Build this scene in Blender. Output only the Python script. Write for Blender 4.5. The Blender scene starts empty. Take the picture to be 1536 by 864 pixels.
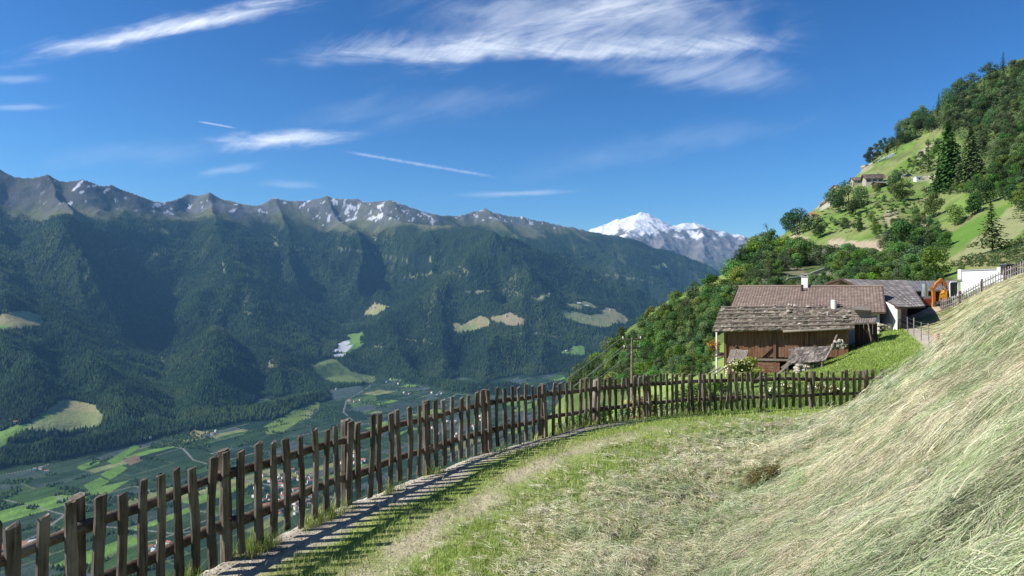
import bpy, math, random
import numpy as np
from mathutils import Vector, Matrix

SC = bpy.context.scene
COL = SC.collection
R = math.radians
F = 1024.0            # focal length of a 1536 px wide picture (24 mm lens, 36 mm sensor)
CX, CY = 768.0, 432.0
rng = np.random.default_rng(7)
rnd = random.Random(11)

# ---------------------------------------------------------------- noise
def _hash(ix, iy, seed):
    h = (ix.astype(np.int64) * 374761393 + iy.astype(np.int64) * 668265263 + seed * 144269) & 0xFFFFFFFF
    h = ((h ^ (h >> 13)) * 1274126177) & 0xFFFFFFFF
    h = h ^ (h >> 16)
    return (h & 0xFFFF).astype(np.float64) / 65535.0

def vnoise(x, y, seed=0):
    x = np.asarray(x, float); y = np.asarray(y, float)
    ix = np.floor(x); iy = np.floor(y)
    fx = x - ix; fy = y - iy
    fx = fx * fx * fx * (fx * (fx * 6 - 15) + 10); fy = fy * fy * fy * (fy * (fy * 6 - 15) + 10)
    a = _hash(ix, iy, seed); b = _hash(ix + 1, iy, seed)
    c = _hash(ix, iy + 1, seed); d = _hash(ix + 1, iy + 1, seed)
    return (a * (1 - fx) + b * fx) * (1 - fy) + (c * (1 - fx) + d * fx) * fy

def fbm(x, y, seed=0, octv=4, ridged=False):
    s = 0; a = 0.5; t = 0
    for k in range(octv):
        n = vnoise(x, y, seed + k * 17)
        if ridged:
            n = 1 - np.abs(2 * n - 1)
        s = s + a * n; t += a; a *= 0.5
        x, y = (x * 0.8 - y * 0.6) * 2.03 + 5.1, (x * 0.6 + y * 0.8) * 2.03 + 1.7
    return s / t

def sstep(a, b, x):
    t = np.clip((np.asarray(x, float) - a) / (b - a), 0, 1)
    return t * t * (3 - 2 * t)

def inpoly(px, py, poly):
    px = np.asarray(px); py = np.asarray(py)
    r = np.zeros(px.shape, bool)
    n = len(poly)
    for i in range(n):
        x1, y1 = poly[i]; x2, y2 = poly[(i + 1) % n]
        if y1 == y2: continue
        c = ((y1 > py) != (y2 > py)) & (px < (x2 - x1) * (py - y1) / (y2 - y1) + x1)
        r ^= c
    return r

def seg_dist(x, y, ax, ay, bx, by):
    dx, dy = bx - ax, by - ay
    t = np.clip(((x - ax) * dx + (y - ay) * dy) / (dx * dx + dy * dy), 0, 1)
    return np.hypot(x - ax - t * dx, y - ay - t * dy), t

def P(px, py, Y):
    """the point seen at photo pixel (px, py) at depth Y"""
    return Vector(((px - CX) / F * Y, Y, (CY - py) / F * Y))

# ---------------------------------------------------------------- materials
class NT:
    """tiny helper round a node tree"""
    def __init__(s, tree):
        s.t = tree; s.n = tree.nodes; s.l = tree.links
    def new(s, typ, **kw):
        n = s.n.new(typ)
        for k, v in kw.items(): setattr(n, k, v)
        return n
    def put(s, sock, v):
        if v is None: return
        if isinstance(v, bpy.types.NodeSocket): s.l.new(v, sock)
        else: sock.default_value = v
    def math(s, op, a, b=None, c=None, clamp=False):
        n = s.new('ShaderNodeMath', operation=op, use_clamp=clamp)
        s.put(n.inputs[0], a); s.put(n.inputs[1], b)
        if c is not None: s.put(n.inputs[2], c)
        return n.outputs[0]
    def maprange(s, v, a, b, c=0.0, d=1.0, smooth=True):
        n = s.new('ShaderNodeMapRange', interpolation_type='SMOOTHSTEP' if smooth else 'LINEAR')
        s.put(n.inputs['Value'], v)
        s.put(n.inputs['From Min'], a); s.put(n.inputs['From Max'], b)
        s.put(n.inputs['To Min'], c); s.put(n.inputs['To Max'], d)
        return n.outputs['Result']
    def mix(s, f, a, b, mode='MIX'):
        n = s.new('ShaderNodeMix', data_type='RGBA', blend_type=mode)
        s.put(n.inputs[0], f); s.put(n.inputs[6], a); s.put(n.inputs[7], b)
        return n.outputs[2]
    def noise(s, vec, scale, detail=4, rough=.55, out='Fac', dist=0.0):
        n = s.new('ShaderNodeTexNoise')
        if vec is not None: s.l.new(vec, n.inputs['Vector'])
        n.inputs['Scale'].default_value = scale; n.inputs['Detail'].default_value = detail
        n.inputs['Roughness'].default_value = rough; n.inputs['Distortion'].default_value = dist
        return n.outputs[out]
    def mapping(s, vec, scale=(1, 1, 1), rot=(0, 0, 0), loc=(0, 0, 0)):
        n = s.new('ShaderNodeMapping')
        s.l.new(vec, n.inputs['Vector'])
        n.inputs['Scale'].default_value = scale; n.inputs['Rotation'].default_value = rot; n.inputs['Location'].default_value = loc
        return n.outputs[0]
    def ramp(s, f, stops):
        n = s.new('ShaderNodeValToRGB')
        s.put(n.inputs[0], f)
        e = n.color_ramp.elements
        while len(e) < len(stops): e.new(0.5)
        for k, (p, c) in enumerate(stops):
            e[k].position = p; e[k].color = (*c, 1) if len(c) == 3 else c
        return n.outputs[0]
    def bump(s, h, strength=.5, dist=.05):
        n = s.new('ShaderNodeBump')
        n.inputs['Strength'].default_value = strength; n.inputs['Distance'].default_value = dist
        s.l.new(h, n.inputs['Height'])
        return n.outputs[0]

def c4(c): return (*c, 1.0) if len(c) == 3 else c
def scl(c, k): return tuple(min(1, v * k) for v in c)

def new_mat(name):
    m = bpy.data.materials.new(name); m.use_nodes = True
    t = NT(m.node_tree)
    b = t.n['Principled BSDF']
    return m, t, b

def mat_simple(name, col, rough=.7, metal=0.0, var=.25, nscale=3.0, bump=0.0, stretch=(1, 1, 1), spec=.3):
    m, t, b = new_mat(name)
    tc = t.new('ShaderNodeTexCoord')
    v = t.mapping(tc.outputs['Object'], scale=stretch)
    n = t.noise(v, nscale, 6, .6)
    n2 = t.noise(v, nscale * 7.3, 3, .6)
    f = t.math('ADD', t.math('MULTIPLY', n, .65), t.math('MULTIPLY', n2, .35))
    c = t.ramp(f, [(.28, scl(col, 1 - var)), (.5, col), (.72, scl(col, 1 + var))])
    t.l.new(c, b.inputs['Base Color'])
    b.inputs['Roughness'].default_value = rough; b.inputs['Metallic'].default_value = metal
    b.inputs['Specular IOR Level'].default_value = spec
    if bump: t.l.new(t.bump(f, bump, .03), b.inputs['Normal'])
    return m

def mat_wood(name, dark, light, grey, along=2, grey_amt=.5, scale=1.0, bump=.6):
    """weathered wood, grain running along the object axis `along`"""
    m, t, b = new_mat(name)
    tc = t.new('ShaderNodeTexCoord'); oi = t.new('ShaderNodeObjectInfo')
    off = t.new('ShaderNodeCombineXYZ')
    t.l.new(t.math('MULTIPLY', oi.outputs['Random'], 37.0), off.inputs[0])
    t.l.new(t.math('MULTIPLY', oi.outputs['Random'], 91.0), off.inputs[2])
    add = t.new('ShaderNodeVectorMath', operation='ADD')
    t.l.new(tc.outputs['Object'], add.inputs[0]); t.l.new(off.outputs[0], add.inputs[1])
    st = [26 * scale] * 3; st[along] = 1.6 * scale
    v = t.mapping(add.outputs[0], scale=tuple(st))
    g = t.noise(v, 1.0, 7, .65, dist=.6)
    pl = t.noise(t.mapping(add.outputs[0], scale=(2.2 * scale,) * 3), 1.0, 4, .6)
    c = t.ramp(g, [(.3, dark), (.55, light), (.75, scl(light, 1.35))])
    gm = t.maprange(t.math('ADD', t.math('MULTIPLY', pl, .7), t.math('MULTIPLY', g, .3)), .42, .68)
    gm = t.math('MULTIPLY', gm, grey_amt)
    c = t.mix(gm, c, c4(grey))
    rv = t.math('MULTIPLY_ADD', oi.outputs['Random'], .5, .75)
    hv = t.new('ShaderNodeHueSaturation'); t.l.new(c, hv.inputs['Color']); t.l.new(rv, hv.inputs['Value'])
    t.l.new(hv.outputs[0], b.inputs['Base Color'])
    b.inputs['Roughness'].default_value = .85; b.inputs['Specular IOR Level'].default_value = .2
    t.l.new(t.bump(g, bump, .02), b.inputs['Normal'])
    return m

def mat_attr(name, rough=.9, nscale=1.0, namt=.35, transl=0.0, objvar=0.0, bump=0.0, bscale=8.0, bdist=.05, nscale2=None, spec=.15):
    """colour from the mesh's own colour attribute, broken up by noise"""
    m, t, b = new_mat(name)
    at = t.new('ShaderNodeAttribute', attribute_name='Col')
    c = at.outputs['Color']
    geo = t.new('ShaderNodeNewGeometry')
    if namt:
        n = t.noise(geo.outputs['Position'], nscale, 5, .65)
        if nscale2:
            n = t.math('ADD', t.math('MULTIPLY', n, .5), t.math('MULTIPLY', t.noise(geo.outputs['Position'], nscale2, 5, .7), .5))
        k = t.maprange(n, .3, .7, 1 - namt, 1 + namt, smooth=False)
        hv = t.new('ShaderNodeHueSaturation'); t.l.new(c, hv.inputs['Color']); t.l.new(k, hv.inputs['Value']); c = hv.outputs[0]
    if objvar:
        oi = t.new('ShaderNodeObjectInfo')
        hv = t.new('ShaderNodeHueSaturation'); t.l.new(c, hv.inputs['Color'])
        t.l.new(t.maprange(oi.outputs['Random'], 0, 1, .5 - .045 * objvar, .5 + .03 * objvar, smooth=False), hv.inputs['Hue'])
        r2 = t.math('FRACT', t.math('MULTIPLY', oi.outputs['Random'], 17.3))
        t.l.new(t.maprange(r2, 0, 1, 1 - .5 * objvar, 1 + .5 * objvar, smooth=False), hv.inputs['Value'])
        r3 = t.math('FRACT', t.math('MULTIPLY', oi.outputs['Random'], 53.7))
        t.l.new(t.maprange(r3, 0, 1, .88, 1.14, smooth=False), hv.inputs['Saturation'])
        c = hv.outputs[0]
    t.l.new(c, b.inputs['Base Color'])
    b.inputs['Roughness'].default_value = rough; b.inputs['Specular IOR Level'].default_value = spec
    if bump:
        h = t.noise(geo.outputs['Position'], bscale, 6, .7)
        t.l.new(t.bump(h, bump, bdist), b.inputs['Normal'])
    if transl:
        tr = t.new('ShaderNodeBsdfTranslucent'); t.l.new(c, tr.inputs['Color'])
        mx = t.new('ShaderNodeMixShader'); mx.inputs[0].default_value = transl
        t.l.new(b.outputs[0], mx.inputs[1]); t.l.new(tr.outputs[0], mx.inputs[2])
        t.l.new(mx.outputs[0], t.n['Material Output'].inputs['Surface'])
    return m

M = {}
M['fence'] = mat_wood('weathered_fence_wood', (.030, .023, .018), (.130, .102, .078), (.28, .243, .205), 2, .8)
M['rail'] = mat_wood('weathered_rail_wood', (.026, .018, .013), (.105, .076, .055), (.23, .195, .16), 0, .75)
M['post'] = mat_wood('weathered_post_wood', (.036, .027, .02), (.135, .105, .078), (.28, .24, .20), 2, .85)
M['barnwood'] = mat_wood('barn_boards', (.06, .028, .016), (.22, .105, .058), (.22, .17, .135), 2, .35, .35, .3)
M['barnlog'] = mat_wood('barn_logs', (.06, .030, .018), (.21, .10, .06), (.22, .175, .14), 0, .4, .35, .3)
M['barnbeam'] = mat_wood('barn_beams', (.05, .03, .02), (.13, .08, .05), (.22, .19, .16), 2, .7, .5)
M['greywood'] = mat_wood('grey_shed_wood', (.10, .085, .07), (.24, .20, .16), (.32, .29, .25), 1, .6, .5)
M['shingle'] = mat_attr('grey_shingles', nscale=3.0, namt=.45, nscale2=14)
M['tile'] = mat_attr('roof_tiles', nscale=.8, namt=.22, nscale2=9, rough=.8)
M['greytile'] = mat_attr('grey_roof_tiles', nscale=.8, namt=.2, nscale2=8, rough=.8)
M['plaster'] = mat_simple('white_plaster', (.74, .72, .68), .9, var=.08, nscale=1.5)
M['concrete'] = mat_simple('pale_concrete', (.62, .63, .63), .85, var=.07, nscale=.8)
M['greyconc'] = mat_simple('grey_concrete', (.36, .34, .31), .9, var=.18, nscale=1.2, bump=.3)
M['stone'] = mat_simple('grey_stone', (.30, .27, .23), .9, var=.35, nscale=3, bump=.5)
M['stonewall'] = mat_simple('pale_stone_wall', (.40, .36, .30), .9, var=.3, nscale=2.5, bump=.6)
M['rock'] = mat_simple('tan_rock', (.34, .27, .19), .95, var=.4, nscale=.8, bump=.8)
M['steel'] = mat_simple('brushed_steel', (.62, .63, .64), .35, .9, var=.08, nscale=2)
M['orange'] = mat_simple('orange_paint', (.46, .155, .03), .5, var=.2, nscale=4)
M['orange2'] = mat_simple('bright_orange_paint', (.80, .32, .03), .5, var=.12, nscale=3)
M['dark'] = mat_simple('dark_rubber', (.03, .03, .03), .8, var=.3, nscale=4)
M['darkwood'] = mat_wood('dark_wood', (.025, .014, .01), (.07, .04, .027), (.09, .07, .06), 2, .4, .5)
M['redcrate'] = mat_simple('red_brick_paint', (.34, .10, .06), .8, var=.3, nscale=4)
M['pink'] = mat_simple('pink_plaster', (.45, .30, .22), .9, var=.15, nscale=2)
M['glass'] = mat_simple('dark_window_glass', (.03, .035, .045), .12, var=.2, nscale=2, spec=.6)
M['greymetal'] = mat_simple('grey_metal', (.22, .23, .25), .5, .3, var=.1, nscale=2)
M['greyfence'] = mat_wood('silver_fence_wood', (.12, .10, .09), (.24, .21, .19), (.36, .33, .31), 2, .7, .5)
M['bark'] = mat_simple('tree_bark', (.085, .06, .042), .95, var=.4, nscale=5, bump=.5, stretch=(3, 3, .6))
M['leaf'] = mat_attr('green_leaves', nscale=.6, namt=.22, transl=.28, objvar=1.0, rough=.6, spec=.25)
M['needle'] = mat_attr('dark_needles', nscale=.8, namt=.25, transl=.12, objvar=.6, rough=.7)
M['farforest'] = mat_attr('far_forest_needles', nscale=.012, namt=.25, rough=.95, spec=.05)
M['hay'] = mat_attr('cut_hay', nscale=1.0, namt=.10, transl=.25, rough=.75, spec=.2)
M['grass'] = mat_attr('short_grass', nscale=1.5, namt=.2, transl=.3, rough=.6, spec=.25)
M['ground'] = mat_attr('meadow_soil', nscale=.7, namt=.28, nscale2=6.0, bump=.9, bscale=5, bdist=.12)
M['far'] = mat_attr('far_land', nscale=.004, namt=.16, nscale2=.05, bump=1.0, bscale=.022, bdist=12.0, spec=.05)
M['snowpeak'] = mat_attr('snow_and_rock', nscale=.004, namt=.10, nscale2=.02, bump=.7, bscale=.006, bdist=35.0, spec=.1)
M['flower'] = mat_attr('flower_petals', nscale=3, namt=.1, transl=.2)
M['spray'] = None

# ---------------------------------------------------------------- meshes and objects
ORIGIN = {}

class MB:
    """collects shapes in world coordinates; each face has a material slot and, if wanted, a colour"""
    def __init__(s): s.v = []; s.f = []; s.mi = []; s.c = []; s.cur = 0; s.col = (1, 1, 1)
    def add(s, vs, fs):
        b = len(s.v)
        s.v.extend(tuple(p) for p in vs); s.c.extend([s.col] * len(vs))
        for f in fs: s.f.append(tuple(b + i for i in f)); s.mi.append(s.cur)
    def hexa(s, p):   # eight corners: bottom 0-3 ccw, top 4-7
        s.add(p, [(0, 3, 2, 1), (4, 5, 6, 7), (0, 1, 5, 4), (1, 2, 6, 5), (2, 3, 7, 6), (3, 0, 4, 7)])
    def box(s, c, size, ax=None, ay=None, az=None):
        c = Vector(c)
        ax = Vector(ax or (1, 0, 0)).normalized(); ay = Vector(ay or (0, 1, 0)).normalized(); az = Vector(az or (0, 0, 1)).normalized()
        x, y, z = ax * size[0] / 2, ay * size[1] / 2, az * size[2] / 2
        s.hexa([c - x - y - z, c + x - y - z, c + x + y - z, c - x + y - z, c - x - y + z, c + x - y + z, c + x + y + z, c - x + y + z])
    def bar(s, a, b, w, h, up=(0, 0, 1)):
        a = Vector(a); b = Vector(b); d = (b - a); L = d.length; d.normalize()
        sd = d.cross(Vector(up))
        if sd.length < 1e-4: sd = d.cross(Vector((1, 0, 0)))
        sd.normalize(); u = sd.cross(d)
        s.box((a + b) / 2, (L, w, h), d, sd, u)
    def tube(s, pts, rad, n=8, caps=True, squash=None):
        pts = [Vector(p) for p in pts]
        if not isinstance(rad, (list, tuple)): rad = [rad] * len(pts)
        vs = []; fs = []
        for i, p in enumerate(pts):
            d = (pts[min(i + 1, len(pts) - 1)] - pts[max(i - 1, 0)]).normalized()
            ref = Vector((0, 0, 1)) if abs(d.z) < .9 else Vector((0, 1, 0))
            x = d.cross(ref).normalized(); y = d.cross(x).normalized()
            for k in range(n):
                a = 2 * math.pi * k / n
                vs.append(p + x * math.cos(a) * rad[i] + y * math.sin(a) * rad[i] * (squash or 1))
        for i in range(len(pts) - 1):
            for k in range(n):
                a = i * n + k; b = i * n + (k + 1) % n
                fs.append((a, b, b + n, a + n))
        if caps:
            fs.append(tuple(range(n))[::-1]); fs.append(tuple((len(pts) - 1) * n + k for k in range(n)))
        s.add(vs, fs)
    def lump(s, c, size, seed=0, n=10, m=7, amp=.25, flat=0):
        """uneven rounded lump"""
        r = random.Random(seed); vs = []; fs = []
        off = [r.random() * 10 for _ in range(3)]
        c = Vector(c)
        for j in range(m + 1):
            th = math.pi * j / m
            for k in range(n):
                ph = 2 * math.pi * k / n
                d = Vector((math.sin(th) * math.cos(ph), math.sin(th) * math.sin(ph), math.cos(th)))
                q = 1 + amp * (math.sin(3.1 * d.x + off[0]) + math.sin(3.7 * d.y + off[1]) + math.sin(4.3 * d.z + off[2])) / 2
                q *= 1 + (r.random() - .5) * amp * .5 * (0 < j < m)
                vs.append(c + Vector((d.x * size[0], d.y * size[1], d.z * size[2])) * q)
        for j in range(m):
            for k in range(n):
                a = j * n + k; b = j * n + (k + 1) % n
                fs.append((a, a + n, b + n, b))
        s.add(vs, fs)
    def quadsheet(s, p00, p10, p11, p01, t, up=None):
        """a slab of thickness t whose top face is the given quad (counted anticlockwise seen from above)"""
        p = [Vector(q) for q in (p00, p10, p11, p01)]
        n = (p[1] - p[0]).cross(p[3] - p[0]).normalized()
        if n.z < 0 and up is None: n = -n
        s.hexa([q - n * t for q in p] + p)

def link(o): COL.objects.link(o); return o

def make_mesh(name, verts, faces, mats, mi=None, col=None, smooth=False, ragged=None):
    me = bpy.data.meshes.new(name)
    if isinstance(verts, np.ndarray):
        nv = len(verts); nf, k = faces.shape
        me.vertices.add(nv); me.vertices.foreach_set('co', verts.astype(np.float32).ravel())
        me.loops.add(nf * k); me.loops.foreach_set('vertex_index', faces.astype(np.int32).ravel())
        me.polygons.add(nf); me.polygons.foreach_set('loop_start', np.arange(0, nf * k, k, dtype=np.int32))
        me.update(calc_edges=True)
    else:
        me.from_pydata(verts, [], faces)
        if mi is not None: me.polygons.foreach_set('material_index', np.array(mi, np.int32))
        me.update()
    if mi is not None and isinstance(verts, np.ndarray): me.polygons.foreach_set('material_index', mi.astype(np.int32))
    if smooth: me.polygons.foreach_set('use_smooth', np.ones(len(me.polygons), bool))
    if col is not None:
        a = me.color_attributes.new('Col', 'FLOAT_COLOR', 'POINT')
        c = np.ones((len(me.vertices), 4), np.float32); c[:, :3] = np.asarray(col)
        a.data.foreach_set('color', c.ravel())
    for m in mats: me.materials.append(m)
    return me

def obj(name, mb, mats, parent=None, origin=None, smooth=False):
    """link one mesh object; a child takes its parent's origin"""
    if not isinstance(mats, (list, tuple)): mats = [mats]
    og = Vector(ORIGIN.get(parent.name, (0, 0, 0))) if parent else Vector(origin or (0, 0, 0))
    if isinstance(mb, MB):
        v = [(p[0] - og.x, p[1] - og.y, p[2] - og.z) for p in mb.v]
        me = make_mesh(name, v, mb.f, mats, mb.mi, mb.c, smooth)
    else: me = mb
    o = link(bpy.data.objects.new(name, me))
    if parent: o.parent = parent
    else: o.location = og
    ORIGIN[o.name] = tuple(og)
    return o

def tag(o, label=None, cat=None, group=None, kind=None):
    if label: o['label'] = label
    if cat: o['category'] = cat
    if group: o['group'] = group
    if kind: o['kind'] = kind
    return o

def thing(name, loc, label, cat, group=None):
    o = link(bpy.data.objects.new(name, None)); o.location = loc; o.empty_display_size = .3
    ORIGIN[o.name] = tuple(loc)
    return tag(o, label, cat, group)

def copy_tree(o):
    c = o.copy(); COL.objects.link(c)
    for ch in list(o.children):
        d = ch.copy(); COL.objects.link(d); d.parent = c
        for g in list(ch.children):
            e = g.copy(); COL.objects.link(e); e.parent = d
    return c

def grid_faces(nr, nc):
    i = np.arange(nr - 1)[:, None] * nc + np.arange(nc - 1)[None, :]
    return np.stack([i, i + 1, i + nc + 1, i + nc], -1).reshape(-1, 4)

# ================================================================= GROUND NEAR THE CAMERA
FPTS = np.array([(-4.05, 3.2), (-3.95, 4.2), (-3.74, 5.2), (-3.47, 6.1), (-3.2, 7.0), (-2.95, 7.75), (-2.66, 8.6), (-2.18, 9.9), (-1.5, 11.3),
                 (-.62, 13.0), (.25, 14.35), (.95, 15.3), (1.9, 16.45), (3.1, 17.75), (4.68, 19.3), (6.2, 20.5), (7.6, 21.4), (9.1, 22.0), (11.3, 22.6), (13.2, 23.0), (15.5, 23.3)])

def catmull(pts, per=14):
    out = []
    n = len(pts)
    for i in range(n - 1):
        p0, p1, p2, p3 = pts[max(i - 1, 0)], pts[i], pts[i + 1], pts[min(i + 2, n - 1)]
        for k in range(per):
            t = k / per
            out.append(.5 * ((2 * p1) + (-p0 + p2) * t + (2 * p0 - 5 * p1 + 4 * p2 - p3) * t * t + (-p0 + 3 * p1 - 3 * p2 + p3) * t ** 3))
    out.append(pts[-1])
    return np.array(out)
FLINE = catmull(FPTS)

def fence_d(x, y):
    """signed distance from the fence line, positive on the uphill side; and the fence's Y there"""
    x = np.asarray(x, float); y = np.asarray(y, float)
    best = np.full(x.shape, 1e9); sgn = np.ones(x.shape)
    L = FLINE[::3]
    for a, b in zip(L[:-1], L[1:]):
        d, t = seg_dist(x, y, a[0], a[1], b[0], b[1])
        m = d < best
        best = np.where(m, d, best)
        cr = (b[0] - a[0]) * (y - a[1]) - (b[1] - a[1]) * (x - a[0])
        sgn = np.where(m, np.where(cr > 0, -1, 1), sgn)
    return best * sgn

def terrace(Y):
    return np.interp(Y, [0, 7.7, 10, 13, 14.4, 15, 17, 18.5, 19.3, 22, 26], [-2.85, -3.0, -3.1, -3.17, -3.27, -3.31, -3.42, -3.54, -3.62, -3.9, -4.1])

def near_z(X, Y):
    pl = -1.7 + .75 * X - .429 * Y
    t = terrace(Y)
    k = .38
    return k * np.logaddexp(pl / k, t / k)

CTRL = {
 -700: [(20, 940), (60, 965), (200, 985), (600, 990)],
 -300: [(20, 940), (60, 965), (200, 985), (600, 990)],
 0: [(14, 925), (30, 950), (80, 970), (250, 985), (600, 990)],
 200: [(14, 915), (30, 945), (80, 965), (250, 985), (600, 990)],
 330: [(11, 880), (20, 930), (60, 955), (200, 980), (600, 990)],
 450: [(8.7, 797), (13, 870), (30, 925), (90, 950), (300, 975), (600, 985)],
 600: [(11, 727), (17, 790), (40, 870), (100, 905), (300, 940), (600, 960)],
 700: [(12.9, 688), (19, 735), (40, 795), (90, 805), (200, 810), (350, 850), (600, 920)],
 780: [(14.3, 666), (20, 695), (40, 735), (80, 725), (150, 690), (220, 690), (330, 740), (600, 860)],
 860: [(14, 662), (16.6, 640), (22, 662), (40, 690), (80, 668), (130, 605), (180, 582), (230, 580), (320, 610), (600, 760)],
 930: [(14, 664), (18, 630), (24, 645), (45, 650), (80, 620), (130, 560), (180, 522), (240, 505), (330, 522), (600, 640)],
 1000: [(14, 665), (19.5, 622), (27, 622), (45, 612), (70, 588), (110, 530), (160, 492), (230, 462), (300, 455), (450, 482), (700, 580)],
 1085: [(14, 664), (21.7, 617), (30, 603), (45, 584), (60, 562), (80, 530), (120, 478), (180, 436), (260, 416), (350, 420), (600, 490)],
 1150: [(14, 660), (22, 615), (30, 598), (45, 577), (58, 562), (75, 525), (100, 480), (140, 432), (190, 404), (250, 388), (330, 372), (400, 372), (550, 410), (900, 570)],
 1230: [(15, 635), (20, 619), (22.3, 612), (26, 594), (35, 576), (45, 560), (53, 551), (62, 540), (78, 512), (105, 470), (140, 430), (180, 408), (230, 385), (300, 348), (370, 318), (430, 308), (550, 340), (800, 480)],
 1330: [(14.5, 579), (18, 596), (22.8, 602), (30, 578), (40, 546), (60, 500), (72, 487), (85, 470), (110, 430), (150, 398), (200, 374), (260, 334), (320, 296), (380, 272), (450, 236), (520, 222), (650, 250), (900, 460)],
 1406: [(13, 528), (20, 548), (28, 543), (42, 522), (60, 489), (72, 467), (85, 462), (100, 440), (130, 410), (180, 374), (250, 332), (320, 280), (400, 235), (480, 190), (550, 164), (650, 180), (900, 360)],
 1470: [(12, 487), (18, 497), (30, 492), (45, 470), (60, 444), (68, 441), (85, 430), (110, 405), (150, 365), (220, 315), (300, 250), (400, 185), (520, 125), (600, 125), (850, 280)],
 1536: [(11, 452), (18, 456), (30, 448), (42, 437), (61, 411), (75, 412), (100, 392), (130, 365), (200, 308), (300, 220), (420, 140), (520, 92), (600, 90), (800, 200)],
 1800: [(11, 390), (20, 385), (40, 365), (70, 330), (110, 280), (200, 160), (400, 0), (600, -60), (900, 0)],
 3000: [(11, 60), (30, 20), (60, -20), (110, -120), (200, -300), (400, -560), (600, -650), (900, -650)],
 2200: [(11, 250), (30, 220), (60, 190), (110, 130), (200, 0), (400, -220), (600, -300), (900, -300)],
}
_pts = []
for c in (-700, -300, 0, 200, 330, 450, 600, 700, 780, 860, 930, 1000, 1085, 1150, 1230, 1330, 1406, 1470, 1536, 1800, 2200, 3000):
    for Y in (2.0, 3.2, 5.0, 7.4, 9.8):
        x = (c - CX) / F * Y
        z = float(near_z(np.array(x), np.array(Y)))
        if c < 450 and Y > 5: continue
        _pts.append((c / 130.0, math.log(Y) * 2.6, CY - z / Y * F))
    for Y, py in CTRL[c]: _pts.append((c / 130.0, math.log(Y) * 2.6, py))
    _pts.append((c / 130.0, math.log(1600) * 2.6, 948))
_pts = np.array(_pts)

def _tps_fit(p, lam=2e-4):
    n = len(p)
    d = np.hypot(p[:, None, 0] - p[None, :, 0], p[:, None, 1] - p[None, :, 1])
    K = np.where(d > 0, d * d * np.log(np.maximum(d, 1e-9)), 0) + lam * np.eye(n)
    Q = np.c_[np.ones(n), p[:, :2]]
    A = np.block([[K, Q], [Q.T, np.zeros((3, 3))]])
    return np.linalg.solve(A, np.r_[p[:, 2], 0, 0, 0])
_w = _tps_fit(_pts)

def _tps(px, lnY):
    a = px.ravel() / 130.0; b = lnY.ravel() * 2.6
    out = np.empty(a.shape)
    for s in range(0, len(a), 20000):
        x = a[s:s + 20000]; y = b[s:s + 20000]
        d2 = (x[:, None] - _pts[None, :, 0]) ** 2 + (y[:, None] - _pts[None, :, 1]) ** 2
        out[s:s + 20000] = (.5 * d2 * np.log(np.maximum(d2, 1e-12))) @ _w[:-3] + _w[-3] + _w[-2] * x + _w[-1] * y
    return out.reshape(px.shape)

GPX0, GPX1, GNX = -700.0, 3000.0, 617
GL0, GL1, GNY = math.log(.9), math.log(1600.0), 600
gpx = np.linspace(GPX0, GPX1, GNX); gl = np.linspace(GL0, GL1, GNY)
PXg, Lg = np.meshgrid(gpx, gl)
Yg = np.exp(Lg); Xg = (PXg - CX) / F * Yg
_small_px = np.linspace(GPX0, GPX1, 309); _small_l = np.linspace(GL0, GL1, 300)
_a, _b = np.meshgrid(_small_px, _small_l)
_t = _tps(_a, _b)
def _resize(t, nr, nc):
    r = np.linspace(0, t.shape[0] - 1, nr); c = np.linspace(0, t.shape[1] - 1, nc)
    r0 = np.minimum(r.astype(int), t.shape[0] - 2); c0 = np.minimum(c.astype(int), t.shape[1] - 2)
    fr = (r - r0)[:, None]; fc = (c - c0)[None, :]
    return (t[r0][:, c0] * (1 - fc) + t[r0][:, c0 + 1] * fc) * (1 - fr) + (t[r0 + 1][:, c0] * (1 - fc) + t[r0 + 1][:, c0 + 1] * fc) * fr
PYt = _resize(_t, GNY, GNX)
Zt = (CY - PYt) / F * Yg
Zn = near_z(Xg, Yg)
wn = 1 - sstep(9.0, 13.0, Yg)
Zg = Zn * wn + Zt * (1 - wn)
Dg = fence_d(Xg, Yg)
fade = 1 - sstep(3.5, 8.0, Xg)
# beyond the fence on the valley side the terrace edge breaks away
Zg = np.where(Dg < 0, np.minimum(Zg, terrace(Yg) + 60 * sstep(3, 9, Xg) + 400 * sstep(30, 60, Yg)), Zg)
nd = np.maximum(-Dg - .12, 0)
Zg -= np.where(Dg < 0, fade * (.9 * (1 - np.exp(-nd / .9)) + np.where(Yg < 14, .55 * np.minimum(nd, 12), .1 * np.minimum(nd, 10))), 0)
# unevenness that grows with distance
Zg += (fbm(Xg * .9, Yg * .9, 3) - .5) * .10 * sstep(.3, 2, np.abs(Dg)) * (1 - .4 * sstep(40, 80, Yg))
Zg += (fbm(Xg / 14, Yg / 14, 5) - .5) * 2.6 * sstep(95, 190, Yg)
Zg += (fbm(Xg / 5, Yg / 5, 8) - .5) * 1.2 * sstep(95, 190, Yg)
# hay lies in swaths and heaps on the mown part
hayzone = sstep(2.4, 3.6, Dg) * (1 - sstep(40, 60, Yg))
Zg += hayzone * ((fbm(Xg * .9, Yg * .9, 21, 4) - .45) * .30 + (fbm(Xg * 2.6, Yg * 2.6, 22, 3) - .5) * .10)
PYg = CY - Zg / Yg * F

def _bil(A, px, lnY):
    c = np.clip((px - GPX0) / (GPX1 - GPX0) * (GNX - 1), 0, GNX - 1.001); r = np.clip((lnY - GL0) / (GL1 - GL0) * (GNY - 1), 0, GNY - 1.001)
    c0 = c.astype(int); r0 = r.astype(int); fc = c - c0; fr = r - r0
    return (A[r0, c0] * (1 - fc) + A[r0, c0 + 1] * fc) * (1 - fr) + (A[r0 + 1, c0] * (1 - fc) + A[r0 + 1, c0 + 1] * fc) * fr

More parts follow.
